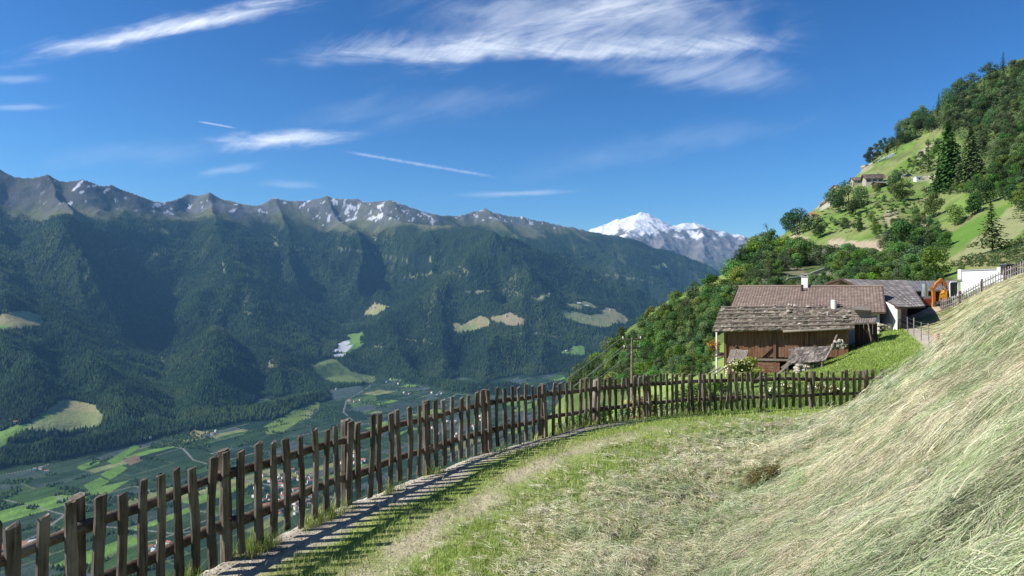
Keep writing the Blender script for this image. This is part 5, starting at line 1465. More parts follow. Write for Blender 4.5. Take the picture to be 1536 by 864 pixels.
def gabled_walls(mb, a, b, k0, k1, c, d, inset, zbot, drop=.22):
    """four walls with gable tops under a roof given by front eave a-b, ridge k0-k1, back eave d-c"""
    i0, i1 = A * inset, -A * inset
    for (e, k, g, s) in ((a, k0, d, i0), (b, k1, c, i1)):
        p = e.lerp(k, .10) + s; q = g.lerp(k, .10) + s; m = k + s
        mb.add([(p.x, p.y, zbot), (q.x, q.y, zbot), (q.x, q.y, q.z - drop), (m.x, m.y, m.z - drop), (p.x, p.y, p.z - drop)], [(0, 1, 2, 3, 4)])
    p, q = a.lerp(k0, .10) + i0, b.lerp(k1, .10) + i1; mb.add([(p.x, p.y, zbot), (q.x, q.y, zbot), (q.x, q.y, q.z - drop), (p.x, p.y, p.z - drop)], [(0, 1, 2, 3)])
    p, q = d.lerp(k0, .10) + i0, c.lerp(k1, .10) + i1; mb.add([(p.x, p.y, zbot), (q.x, q.y, zbot), (q.x, q.y, q.z - drop), (p.x, p.y, p.z - drop)], [(3, 2, 1, 0)])
mb = MB(); gabled_walls(mb, eA, eB, RL, RR, gB, gA, .45, -8.5); obj('wall', mb, M['plaster'], house)
mb = MB(); p = eB.lerp(RR, .1) - A * .40; q = gB.lerp(RR, .1) - A * .40; boards(mb, p, q, RL.z - 2.6, RL.z - 2.6, RL.z - 2.4, RL.z - 2.4, .3, .05, A, 4)
n = 30
for i in range(n):
    f = (i + .5) / n; c = p.lerp(q, f); zt = RL.z - 2.35 + 2.2 * (1 - abs(2 * f - 1)) - .2
    mb.box((c.x, c.y, (zt + RL.z - 2.9) / 2), (.05, (q - p).length / n - .01, zt - (RL.z - 2.9)), A, B)
obj('gable_boards', mb, M['darkwood'], house)
c = RL.lerp(RR, .48); c = Vector((P(1207, 430, c.y).x, c.y, RL.z))
mb = MB(); mb.box(c + UPV * .25, (.62, .62, 1.5), A, B); ch = obj('chimney', mb, M['plaster'], hroof)
mb = MB(); mb.box(c + UPV * 1.03, (.74, .74, .08), A, B); mb.box(c + UPV * 1.32, (.70, .70, .07), A, B)
for x, y in ((-.26, -.26), (.26, -.26), (.26, .26), (-.26, .26)): mb.box(c + A * x + B * y + UPV * 1.18, (.1, .1, .24), A, B)
obj('chimney_cap', mb, M['greyconc'], ch)
c = P(1203, 441, 69.6); mb = MB(); mb.tube([c - UPV * .3, c + UPV * .75], .11, 9); mb.tube([c + UPV * .75, c + UPV * .95], [.17, .10], 9); obj('vent_pipe', mb, M['dark'], hroof)

# ---------------------------------------------------------------- the grey roofed house and its long wing
GT = [(.20, .18, .168), (.225, .205, .19), (.18, .165, .155), (.245, .22, .205)]
hb = thing('grey_house', P(1345, 486, 74), 'house with a dark grey brown roof and white gable wall right of the farmhouse', 'house')
bl, br_ = P(1347, 460.5, 61.3), P(1388, 459, 68.0); kl, kr = P(1262, 418, 84), P(1362, 420.5, 82); _n = (kr - kl).cross(bl - kl); _d = P(1388, 459, 1.0); br_ = _d * (_n.dot(kl) / _n.dot(_d))
mb = MB(); rib_roof(mb, bl, br_, kr, kl, .3, 15, .03, GT, 9)
bk0, bk1 = P(1238, 425.5, 91), P(1330, 428, 90); rib_roof(mb, bk1, bk0, kl + Vector((0, .03, 0)), kr + Vector((0, .03, 0)), .3, 4, .03, GT, 10)
rb = obj('roof', mb, M['greytile'], hb)
mb = MB(); mb.bar(kl + Vector((-.05, -.1, -.05)), bl + Vector((-.05, -.1, -.08)), .08, .26); mb.bar(kl + Vector((-.05, -.1, -.05)), P(1237, 426, 88), .08, .26)
obj('bargeboard', mb, M['darkwood'], rb)
mb = MB(); mb.add([kl - UPV * .25, P(1241, 427, 87.5), P(1243, 440, 87.5), P(1290, 440, 83)], [(0, 1, 2, 3)]); obj('gable', mb, M['darkwood'], hb)
mb = MB(); q0, q1 = P(1319, 505, 65.2), P(1346, 505, 61.6); u0, u1 = P(1319, 448, 65.2), P(1346, 461.5, 61.6); bk_ = Vector((1.6, 2.2, 0))
mb.hexa([q0, q1, q1 + bk_, q0 + bk_, u0, u1, u1 + bk_, u0 + bk_]); obj('wall', mb, M['plaster'], hb)
mb = MB(); mb.hexa([P(1345, 482, 74.2), P(1358, 480, 74.2), P(1358, 479, 77), P(1345, 479, 77), P(1345, 461, 74.2), P(1358, 461, 74.2), P(1358, 461, 77), P(1345, 461, 77)]); obj('porch_opening_shade', mb, M['dark'], hb)  # solid dark block standing in for the shade inside the porch opening
mb = MB(); mb.box(P(1354.5, 470, 71.4), (.62, .5, 1.7)); obj('porch_pillar', mb, M['pink'], hb)
mb = MB(); mb.hexa([P(1358, 478, 76), P(1392, 472, 75), P(1392, 470, 79), P(1358, 472, 79), P(1358, 459, 76), P(1392, 459, 75), P(1392, 456, 79), P(1358, 456, 79)]); obj('side_wall', mb, M['darkwood'], hb)
mb = MB()
for i in range(16): mb.lump(P(rnd.uniform(1317, 1338), rnd.uniform(487, 496), 62.6), (rnd.uniform(.18, .32), .2, rnd.uniform(.1, .18)), i + 90, 8, 5, .25)
tag(obj('stone_footing', mb, M['stonewall'], origin=P(1328, 494, 62.6)), 'rough stone footing below the white gable wall', 'stone footing')
wg = thing('long_wing', P(1395, 455, 90), 'long low wing with a grey roof behind the excavator', 'building')
w0, w1 = P(1368, 436, 86), P(1436, 435, 84); v0, v1 = P(1352, 421, 94), P(1434, 420.5, 92)
mb = MB(); rib_roof(mb, w0, w1, v1, v0, .3, 8, .03, [(.155, .15, .15), (.175, .17, .17)], 12); obj('roof', mb, M['greytile'], wg)
mb = MB(); mb.hexa([P(1372, 456, 88), P(1434, 456, 86), P(1434, 452, 93), P(1372, 452, 94), P(1372, 436.5, 88), P(1434, 435.5, 86), P(1434, 430, 93), P(1372, 430, 94)]); obj('wall', mb, M['darkwood'], wg)

# white concrete building
wb = thing('concrete_building', P(1475, 450, 84), 'plain white concrete building with a flat roof behind the grey fence', 'building')
f0, f1 = P(1441, 456, 86), P(1512, 450, 76); bk_ = Vector((5.5, 1.2, 0)); h0, h1 = P(1441, 406.5, 86), P(1512, 404, 76)
mb.v = []; mb = MB(); mb.hexa([f0, f1, f1 + bk_, f0 + bk_, h0, h1, h1 + bk_, h0 + bk_]); obj('wall', mb, M['concrete'], wb)
mb = MB(); o_ = Vector((-.12, -.1, 0)); q = [P(1436.5, 419, 86), P(1441.5, 419, 85.6), P(1441.5, 404, 85.6), P(1436.5, 404, 86)]; mb.hexa([q[0], q[1], q[1] + bk_ * .9, q[0] + bk_ * .9, q[3], q[2], q[2] + bk_ * .9, q[3] + bk_ * .9]); obj('corner_pillar', mb, M['concrete'], wb)
mb = MB(); mb.hexa([h0 + o_ + UPV * .01, h1 + o_ + UPV * .01, h1 + bk_ + UPV * .01, h0 + bk_ + UPV * .01, h0 + o_ + UPV * .13, h1 + o_ + UPV * .13, h1 + bk_ + UPV * .13, h0 + bk_ + UPV * .13]); obj('roof_edge', mb, M['greyconc'], wb)
mb = MB(); q = [P(1498, 432, 77.0), P(1507, 432, 76.0), P(1507, 400.5, 76.0), P(1498, 401, 77.0)]; sh_ = Vector((-.25, -.05, 0)); mb.hexa([q[0] + sh_, q[1] + sh_, q[1] + bk_ * .2, q[0] + bk_ * .2, q[3] + sh_, q[2] + sh_, q[2] + bk_ * .2, q[3] + bk_ * .2]); obj('end_pillar', mb, M['concrete'], wb)
mb = MB(); b = P(1513, 411, 73); mb.box(b + UPV * .45, (1.1, .9, 1.1)); bin_ = thing('bin', b, 'dark box shaped bin at the right end of the white building', 'bin'); obj('body', mb, M['dark'], bin_)
mb = MB(); mb.box(b + UPV * 1.05, (1.2, 1.0, .08)); obj('lid', mb, M['greymetal'], bin_)

# steel tank on the roof side
mb = MB(); c0, c1 = P(1387, 444, 76), P(1387, 426, 76); mb.tube([c0, c1], .34, 18); mb.tube([c1, c1 + UPV * .06], [.30, .22], 18)
tk = thing('steel_tank', c0, 'shiny upright steel cylinder beside the excavator arm', 'tank'); obj('shell', mb, M['steel'], tk, smooth=False)
mb = MB(); mb.tube([c1 + UPV * .06, c1 + UPV * .25], .06, 8); obj('valve', mb, M['greymetal'], tk)
mb = MB(); mb.box(c0 - UPV * .45, (.9, .8, .9)); obj('base', mb, M['greyconc'], tk)

# ---------------------------------------------------------------- excavator
def ex(px, py, dy=0): return P(px, py, 72 + dy)
exr = thing('excavator', ex(1417, 468), 'orange excavator with its arm bent down to a bucket on the earth heap', 'excavator')
mb = MB()
def bent(pts, w, h):
    for a, b in zip(pts[:-1], pts[1:]): mb.bar(a, b, w, h, (0, 1, 0))
pts = [ex(1417, 446), ex(1418, 434), ex(1416, 424.5), ex(1411.5, 420), ex(1405, 425.5), ex(1399, 434)]
hs2 = [.26, .30, .36, .36, .30, .22]
vs = []; fs = []
for i, p in enumerate(pts):
    d = (pts[min(i + 1, 5)] - pts[max(i - 1, 0)]).normalized(); nn = Vector((-d.z, 0, d.x))
    for sy in (-.16, .16):
        vs += [p + nn * hs2[i] / 2 + Vector((0, sy, 0)), p - nn * hs2[i] / 2 + Vector((0, sy, 0))]
for i in range(5):
    a = i * 4; b = a + 4
    fs += [(a, b, b + 1, a + 1), (a + 2, a + 3, b + 3, b + 2), (a, a + 2, b + 2, b), (a + 1, b + 1, b + 3, a + 3)]
fs += [(0, 1, 3, 2), (20, 22, 23, 21)]
mb.add(vs, fs); boom = obj('boom', mb, M['orange'], exr)
mb = MB(); a, b = ex(1421, 436, -.22), ex(1410, 426, -.22); mb.tube([a, a.lerp(b, .55)], .08, 8); mb.tube([a.lerp(b, .5), b], .045, 8); obj('boom_cylinder', mb, M['steel'], boom)
mb = MB(); p = [ex(1396.5, 431), ex(1400, 436), ex(1400.5, 450), ex(1399, 462)]
wd = [.16, .30, .25, .16]; vs = []; fs = []
for i, q in enumerate(p):
    for sy in (-.13, .13): vs += [q + Vector((-wd[i] / 2, sy, 0)), q + Vector((wd[i] / 2, sy, 0))]
for i in range(3):
    a = i * 4; b = a + 4; fs += [(a, a + 1, b + 1, b), (a + 2, b + 2, b + 3, a + 3), (a, b, b + 2, a + 2), (a + 1, a + 3, b + 3, b + 1)]
fs += [(0, 2, 3, 1), (12, 13, 15, 14)]
mb.add(vs, fs); stick = obj('stick', mb, M['orange'], exr)
mb = MB(); a, b = ex(1407, 428, .0), ex(1397, 432.5, .0); mb.tube([ex(1409, 422), ex(1397, 430)], .05, 8); obj('stick_cylinder', mb, M['steel'], stick)
mb = MB()
prof = [(1397.5, 459.5), (1402, 460), (1403, 465), (1400, 468.5), (1395.5, 468.5), (1394.5, 467)]
for s in (-.34, .34):
    pass
v1_ = [ex(x, y, -.35) for x, y in prof]; v2_ = [ex(x, y, .35) for x, y in prof]
mb.add(v1_ + v2_, [tuple(range(6)), tuple(range(11, 5, -1))] + [(i, i + 6, (i + 1) % 6 + 6, (i + 1) % 6) for i in range(6)]); bk = obj('bucket', mb, M['orange'], exr)
mb = MB()
for s in (-.3, -.1, .1, .3): mb.bar(ex(1395.5, 468, s), ex(1393.2, 468.8, s), .07, .06)
obj('bucket_teeth', mb, M['greymetal'], bk)
mb = MB(); mb.hexa([ex(1408, 452, -.7), ex(1421, 452, -.7), ex(1421, 452, 1), ex(1408, 452, 1), ex(1409.5, 440, -.6), ex(1421, 437, -.6), ex(1421, 437, .9), ex(1409.5, 440, .9)]); obj('body', mb, M['orange2'], exr)
mb = MB(); mb.hexa([ex(1410, 441, -.64), ex(1417, 438.5, -.64), ex(1417, 438.5, .2), ex(1410, 441, .2), ex(1412, 435, -.45), ex(1416, 435, -.45), ex(1416, 435, .2), ex(1412, 435, .2)]); obj('engine_cover', mb, M['orange2'], exr)
mb = MB(); mb.hexa([ex(1425, 447, -.5), ex(1437, 446, -.5), ex(1437, 446, 1), ex(1425, 447, 1), ex(1424.5, 424, -.45), ex(1436.5, 423, -.45), ex(1436.5, 423, .9), ex(1424.5, 424, .9)]); cab = obj('cab', mb, M['glass'], exr)
mb = MB(); fr_ = [ex(1425, 446, -.56), ex(1437, 445, -.56), ex(1437, 424, -.5), ex(1435.5, 422.6, -.5), ex(1426, 423.2, -.5), ex(1424.4, 425, -.5), ex(1425, 446, -.56)]
mb.tube(fr_, .075, 6); obj('cab_frame', mb, M['concrete'], cab)
mb = MB(); mb.box(ex(1430.7, 422.3, .2), (.95, 1.5, .08)); obj('cab_roof', mb, M['greymetal'], cab)
for dy_ in (-.75, .85):
    mb = MB(); c0_, c1_ = ex(1406, 461, dy_), ex(1424, 457, dy_); n = 10; vs = []
    for (c, a0) in ((c0_, 90), (c1_, -90)):
        for i in range(n + 1): a = R(a0 + 180 * i / n); vs.append(c + Vector((math.cos(a) * .34, 0, math.sin(a) * .34)))
    m = len(vs); mb.add([q + Vector((0, -.2, 0)) for q in vs] + [q + Vector((0, .2, 0)) for q in vs], [tuple(range(m)), tuple(range(2 * m - 1, m - 1, -1))] + [(i, i + m, (i + 1) % m + m, (i + 1) % m) for i in range(m)])
    obj('track', mb, M['dark'], exr)
mb = MB(); mb.hexa([ex(1403, 466, -.9), ex(1411, 465, -.9), ex(1411, 464, .9), ex(1403, 465, .9), ex(1404, 452, -.9), ex(1411, 453, -.9), ex(1411, 453, .9), ex(1404, 452, .9)]); obj('dozer_blade', mb, M['greymetal'], exr)

# red crate of bricks, earth heap
bp = P(1388, 458, 73); cr = thing('brick_crate', bp, 'red slatted crate left of the excavator arm', 'crate')
mb = MB()
for i in range(6): mb.box(bp + Vector((-.5 + i * .2, 0, .42)), (.15, .9, .66))
obj('slats', mb, M['redcrate'], cr)
mb = MB(); mb.box(bp + UPV * .05, (1.25, 1.0, .1)); obj('pallet', mb, M['greywood'], cr)
gx_, gy_ = 97, 15
mb = MB(); hc_ = P(1390, 466, 71.5); hc_.z = gz(hc_.x, hc_.y); nr, nc = 16, 20; vs = []; fs = []
for j in range(nr):
    for i in range(nc):
        x = (i / (nc - 1) - .5) * 4.6; y = (j / (nr - 1) - .5) * 3.0; rr2 = (x / 2.3) ** 2 + (y / 1.5) ** 2
        gxx, gyy = hc_.x + x, hc_.y + y
        vs.append((gxx, gyy, gz(gxx, gyy) - .05 + .62 * max(0, 1 - rr2) ** .9 * (1 + .25 * math.sin(3 * x + 2 * y)) + .05 * rnd.random()))
for j in range(nr - 1):
    for i in range(nc - 1): a = j * nc + i; fs.append((a, a + 1, a + nc + 1, a + nc))
mb.add(vs, fs); tag(obj('earth_heap', mb, M['rock'], origin=hc_), 'heap of light brown earth under the excavator bucket', 'earth heap')

# ---------------------------------------------------------------- grey picket fence on the upper meadow
GF = [(1411, 70.5), (1440, 68), (1475, 65.5), (1512, 63), (1540, 61), (1580, 58.5), (1620, 56)]
gpts = np.array([((px - CX) / F * Y, Y) for px, Y in GF]); gline = catmull(gpts, 10); GL = arclen(gline)
gf = thing('picket_fence', Vector((gline[0][0], gline[0][1], gz(*gline[0]))), 'silvery grey picket fence climbing the upper meadow past the white building', 'fence')
def gf_at(s): x = float(np.interp(s, GL, gline[:, 0])); y = float(np.interp(s, GL, gline[:, 1])); return Vector((x, y, gz(x, y)))
ng = 56; tot_ = GL[-1]; tdir = (gf_at(tot_) - gf_at(0)); tdir.z = 0; tdir.normalize(); gn = Vector((tdir.y, -tdir.x, 0))
if gn.x > 0: gn = -gn
for i in range(ng):
    p = gf_at(tot_ * (i + .5) / ng); mb = MB(); t_v = (gf_at(min(tot_, tot_ * (i + 1) / ng)) - p); t_v.z = 0; t_v.normalize()
    mb.bar(p + gn * .06 + UPV * .12, p + gn * .06 + UPV * rnd.uniform(1.16, 1.26) + tdir * rnd.gauss(0, .02), .085, .03, gn); obj('picket', mb, M['greyfence'], gf)
nb = 6
for i in range(nb + 1):
    p = gf_at(min(tot_, tot_ * i / nb + .05)); mb = MB(); mb.tube([p - UPV * .4, p + UPV * 1.38], .085, 8); obj('post', mb, M['darkwood'], gf)
for i in range(nb):
    for hh in (.45, .95):
        mb = MB(); pts = [gf_at(tot_ * (i + q / 4) / nb) + UPV * hh + gn * .01 for q in range(5)]; mb.tube(pts, .05, 6); obj('rail', mb, M['greyfence'], gf)

# wire fence along the footpath
WF = [(1350.5, 497, 64), (1361.6, 504, 58), (1370.7, 508, 55), (1381.6, 515, 51), (1393, 521, 47.5)]
wf = thing('wire_fence', P(*WF[0]), 'thin wire fence of slender poles along the footpath', 'fence'); tops = []
for i, (px, py, Y) in enumerate(WF):
    g = at_ground(px, Y); mb = MB(); mb.tube([g - UPV * .2, g + UPV * rnd.uniform(1.35, 1.6) + Vector((rnd.gauss(0, .04), 0, 0))], .04, 6); obj('post', mb, M['greywood'], wf); tops.append(g)
for hh in (.5, .95, 1.3):
    mb = MB(); mb.tube([q + UPV * hh for q in tops], .008, 4); obj('wire', mb, M['greymetal'], wf)
tr_ = thing('trestle', at_ground(1350, 62), 'small wooden trestle standing on the grass at the path bend', 'trestle'); g = at_ground(1350, 62)
for dx in (-.28, .28):
    mb = MB(); mb.tube([g + Vector((dx, -.1, -.05)), g + Vector((dx * .2, 0, .95))], .04, 6); obj('leg', mb, M['post'], tr_)
mb = MB(); mb.tube([g + Vector((-.2, -.05, .4)), g + Vector((.2, -.05, .4))], .03, 6); obj('crossbar', mb, M['post'], tr_)
g = at_ground(1405, 44.5); mb = MB(); mb.tube([g - UPV * .1, g + UPV * .66, g + UPV * .7], [.19, .17, .14], 10); tag(obj('tree_stump', mb, M['pink'], origin=g), 'reddish wooden stump at the lower end of the footpath', 'stump')
for i, (px, Y, s) in enumerate(((1413, 44, .28), (1420, 43.6, .22))):
    g = at_ground(px, Y); mb = MB(); mb.lump(g + UPV * .1, (s, s * .8, s * .7), 200 + i, 9, 6, .25); tag(obj('boulder', mb, M['stone'], origin=g), ('grey stone beside the reddish stump', 'smaller grey stone further right of the reddish stump')[i], 'stone')

# ---------------------------------------------------------------- utility pole with wires
pb = at_ground(948, 58); pt = P(948, 507, 58)
up_ = thing('utility_pole', pb, 'wooden utility pole with two crossarms above the wood behind the fence', 'utility pole')
mb = MB(); mb.tube([pb - UPV * .6, pb.lerp(pt, .5), pt], [.15, .13, .11], 9); obj('pole', mb, M['post'], up_)
ends = []
wd_ = Vector((-.75, .55, 0)).normalized(); ad_ = Vector((.62, .78, 0)).normalized()
for dz, hw in ((-.12, .85), (-.85, .75)):
    c = pt + UPV * dz; mb = MB(); mb.bar(c - Vector((hw, .1, 0)), c + Vector((hw, .1, 0)), .11, .12); ca = obj('crossarm', mb, M['barnbeam'], up_)
    for x in (-hw + .08, hw - .1):
        q = c + Vector((x, .1 * x / hw, .06)); mb = MB(); mb.tube([q, q + UPV * .12, q + UPV * .2], [.035, .055, .04], 8); obj('insulator', mb, M['plaster'], ca); ends.append(q + UPV * .2)
for i, q in enumerate(ends):
    e = P(640 + i * 14, 690 + i * 6, 120) ; mb = MB(); pts = []
    for k in range(25):
        f = k / 24; p = q.lerp(e, f); p.z -= 4 * 2.6 * f * (1 - f) * .5; pts.append(p)
    mb.tube(pts, .028, 4); tag(obj('power_cable', mb, M['greymetal'], origin=q), 'thin cable sagging from the utility pole down into the valley', 'cable', 'cables of the utility pole')

# ---------------------------------------------------------------- hamlet on the hillside
def small_house(name, px, py, wpx, hpx, dpx, roofc, wallm, label, rise=.34, yaw=0, chimney=False, windows=2, sunk=1.5, over=.12, Y=None):
    """house whose front bottom centre stands at the picture point; sizes in picture units at that depth"""
    h = hit(px, py); 
    if Y: h = P(px, py, Y)
    k = h.y / F; Wd, Ht, Dp = wpx * k, hpx * k, dpx * k
    o = thing(name, h, label, 'house' if name != 'shed' else 'shed')
    ax = Vector((math.cos(yaw), math.sin(yaw), 0)); ay = Vector((-math.sin(yaw), math.cos(yaw), 0)); f = lambda x, y, z: h + ax * x + ay * y + UPV * z
    mb = MB(); rs = Dp * rise
    x = Wd / 2
    mb.add([f(-x, 0, -sunk), f(x, 0, -sunk), f(x, Dp, -sunk), f(-x, Dp, -sunk), f(-x, 0, Ht), f(x, 0, Ht), f(x, Dp, Ht), f(-x, Dp, Ht), f(-x, Dp / 2, Ht + rs), f(x, Dp / 2, Ht + rs)],
           [(0, 1, 5, 4), (1, 2, 6, 9, 5), (2, 3, 7, 6), (3, 0, 4, 8, 7)]); obj('wall', mb, M[wallm], o)
    ov = over * Wd; mb = MB(); oz = .18 * rs * 1.2
    mb.col = roofc; e0, e1, r1, r0 = f(-x - ov, -ov * .8, Ht - oz * .6), f(x + ov, -ov * .8, Ht - oz * .6), f(x + ov, Dp / 2, Ht + rs + .15), f(-x - ov, Dp / 2, Ht + rs + .15)
    shingle_roof(mb, e0, e1, r1, r0, 7, 16, .05, int(px), [roofc, scl(roofc, 1.2), scl(roofc, .8)], .05)
    mb.col = roofc; mb.quadsheet(f(x + ov, Dp + ov * .8, Ht - oz * .6), f(-x - ov, Dp + ov * .8, Ht - oz * .6), r0 + ay * .02, r1 + ay * .02, .12)
    ro = obj('roof', mb, M['shingle'], o)
    for i in range(windows):
        wx = (-.5 + (i + .5) / windows) * Wd; ww = Wd * .10; z0_, z1_ = Ht * .42, Ht * .76
        mb = MB(); mb.hexa([f(wx - ww, -.06, z0_), f(wx + ww, -.06, z0_), f(wx + ww, .1, z0_), f(wx - ww, .1, z0_), f(wx - ww, -.06, z1_), f(wx + ww, -.06, z1_), f(wx + ww, .1, z1_), f(wx - ww, .1, z1_)]); obj('window', mb, M['glass'], o)
    if chimney:
        mb = MB(); mb.box(f(Wd * .2, Dp * .42, Ht + rs + .3), (.6, .6, 1.5), ax, ay); obj('chimney', mb, M['greyconc'], ro)
    return o
small_house('stone_house', 1312, 276, 24, 9, 22, (.12, .095, .08), 'stonewall', 'weathered stone house with a dark roof at the top of the hamlet', yaw=R(-14), chimney=True, windows=3)
small_house('stone_house', 1323, 281, 15, 7, 12, (.24, .21, .19), 'darkwood', 'lower wooden annex in front of the dark roofed stone house', yaw=R(10), rise=.22, windows=1)
small_house('cottage', 1264, 292, 16, 9, 16, (.22, .14, .11), 'pink', 'reddish cottage on the skyline at the left end of the hamlet', yaw=R(35), windows=2)
small_house('cottage', 1288, 276, 15, 6, 14, (.17, .13, .11), 'stonewall', 'low roofed cottage half hidden behind the large dark tree', yaw=R(-8), windows=1)
small_house('shed', 1379, 272, 9, 7, 8, (.45, .44, .43), 'plaster', 'small white shed beneath the stone terrace wall', rise=.15, windows=1)
small_house('shed', 1351, 266, 9, 6, 8, (.25, .25, .26), 'plaster', 'pale shed with a grey roof behind the narrow dark tree', rise=.2, windows=1)
small_house('shed', 1221, 327, 9, 6, 8, (.50, .24, .10), 'stonewall', 'tiny hut with an orange roof on the grassy spur', rise=.3, windows=1)
def rubble_wall(pts, hpx, mat, label, name='stone_wall', th=.6, lumps=True, cat='wall', seed=1):
    w = [hit(*q) for q in pts]; w = [q for q in w if q]; mb = MB(); r = random.Random(seed)
    for a, b in zip(w[:-1], w[1:]):
        L = (b - a).length; n = max(2, int(L / 1.1)); hh = hpx * a.y / F
        for i in range(n):
            p = a.lerp(b, (i + .5) / n)
            for j in range(max(1, int(hh / .7))): mb.lump(p + Vector((r.uniform(-.2, .2), r.uniform(-.2, .2), .2 + j * .65)), (r.uniform(.5, .8), r.uniform(.4, .6), r.uniform(.35, .5)), r.randrange(9999), 7, 5, .25)
    return tag(obj(name, mb, M[mat], origin=w[0]), label, cat, kind='thing')
rubble_wall([(1367, 268), (1390, 266), (1412, 265)], 3, 'stonewall', 'dry stone terrace wall above the white shed', seed=2)
rubble_wall([(1390, 286), (1430, 281), (1468, 277)], 2.5, 'stonewall', 'long low retaining wall under the large spruces', seed=3)
rubble_wall([(1255, 356 + 18), (1285, 374), (1330, 377)], 4, 'rock', 'rough rock bank along the upper road', seed=4)
rubble_wall([(1229, 312), (1240, 304), (1250, 296)], 9, 'stonewall', 'tall pale retaining wall below the reddish cottage', seed=5)
def strip_wall(pts, hpx, mat, label, th=.35, dz=0, name='retaining_wall'):
    w = [hit(*q) for q in pts]; w = [q for q in w if q]; mb = MB()
    for a, b in zip(w[:-1], w[1:]):
        hh = hpx * a.y / F; mb.bar(a + UPV * (hh / 2 + dz - .4), b + UPV * (hh / 2 + dz - .4), th, hh + .8)
    return tag(obj(name, mb, M[mat], origin=w[0]), label, 'wall', kind='thing')
strip_wall([(1180, 422), (1200, 419), (1218, 413), (1240, 405), (1262, 398)], 4.5, 'greyconc', 'grey concrete wall along the lower road above the farm roofs')
strip_wall([(1190, 374), (1206, 375), (1222, 377)], 5, 'greyconc', 'short grey wall holding the bend of the upper road')
gr_ = [(1335, 385), (1352, 387), (1372, 388), (1392, 385)]
w_ = [hit(*q) for q in gr_]; rail_ = thing('guard_rail', w_[0], 'white roadside railing among the trees left of the mown strip', 'railing')
for a, b in zip(w_[:-1], w_[1:]):
    mb = MB(); mb.bar(a + UPV * 1.0, b + UPV * 1.0, .06, .14); mb.bar(a + UPV * .55, b + UPV * .55, .06, .10); obj('rail', mb, M['plaster'], rail_)
    for f in (0, .33, .66):
        mb = MB(); p = a.lerp(b, f); mb.bar(p - UPV * .2, p + UPV * 1.1, .14, .14, (0, 1, 0)); obj('post', mb, M['plaster'], rail_)
# parked car by the terrace wall
cp = hit(1362, 265); k = cp.y / F
car = thing('parked_car', cp, 'dark blue car parked below the dry stone terrace wall', 'car')
def cf(x, y, z): return cp + Vector((x, y, z))
mb = MB(); mb.hexa([cf(-2, -.8, .3), cf(2, -.8, .3), cf(2, .8, .3), cf(-2, .8, .3), cf(-1.95, -.78, .85), cf(1.95, -.78, .85), cf(1.95, .78, .85), cf(-1.95, .78, .85)]); M['bluepaint'] = mat_simple('dark_blue_paint', (.04, .06, .11), .35, var=.1, spec=.5); obj('body', mb, M['bluepaint'], car)
mb = MB(); mb.hexa([cf(-1.3, -.72, .85), cf(1.5, -.72, .85), cf(1.5, .72, .85), cf(-1.3, .72, .85), cf(-.7, -.6, 1.42), cf(1.1, -.6, 1.42), cf(1.1, .6, 1.42), cf(-.7, .6, 1.42)]); obj('cabin', mb, M['glass'], car)
for x in (-1.25, 1.25):
    for y in (-.8, .8): mb = MB(); mb.tube([cf(x, y - .1, .32), cf(x, y + .1, .32)], .32, 14); obj('wheel', mb, M['dark'], car)
# boulders on the slope
for i, (px, py, s) in enumerate([(1330, 325, 9), (1343, 322, 7), (1338, 334, 8), (1383, 334, 10), (1388, 341, 8), (1297, 252, 9), (1306, 243, 8), (1284, 262, 8), (1340, 200, 6), (1458, 311, 4), (1405, 248, 5), (1362, 238, 4)]):
    h = hit(px, py)
    if not h: continue
    k = h.y / F; mb = MB(); mb.lump(h, (s * .6 * k, s * .5 * k, s * .5 * k), 300 + i, 10, 7, .3)
    tag(obj('boulder', mb, M['rock'], origin=h), 'tan rock outcrop sticking out of the grassy hillside', 'rock', 'rock outcrops on the hillside')

# water jet of an irrigation sprinkler
sp0 = hit(1316, 246) or P(1316, 246, 420); k = sp0.y / F
sprk = thing('sprinkler', sp0, 'irrigation sprinkler throwing a long water jet over the slope', 'sprinkler')
mb = MB(); mb.tube([sp0 - UPV * .3, sp0 + UPV * 1.4], .06, 6); obj('riser', mb, M['greymetal'], sprk)
rg = np.random.default_rng(12); n = 2600; f = rg.random(n) ** .8
ax_ = np.array(sp0)[None] + np.stack([f * 24 * k, 0 * f, (1.4 + f * 16 * k - (f * f) * 3.5 * k)], -1)
spd = (.15 + f * 1.7) * k
pts_ = ax_ + rg.normal(0, 1, (n, 3)) * spd[:, None] * np.array((.5, .5, .5)); pts_[:, 2] -= np.abs(rg.normal(0, 1, n)) * f * 3.2 * k
v, fq = leaf_quads(pts_ - np.array(sp0), rg.normal(size=(n, 3)), rg.uniform(.10, .22, n), rg, .8)
wm = bpy.data.materials.new('water_droplets'); wm.use_nodes = True; wt = NT(wm.node_tree); b = wt.n['Principled BSDF']; b.inputs['Base Color'].default_value = (.75, .8, .85, 1); b.inputs['Roughness'].default_value = .3; b.inputs['Alpha'].default_value = .55
o = obj('water_jet', make_mesh('water_jet', v, fq, [wm]), None, sprk)

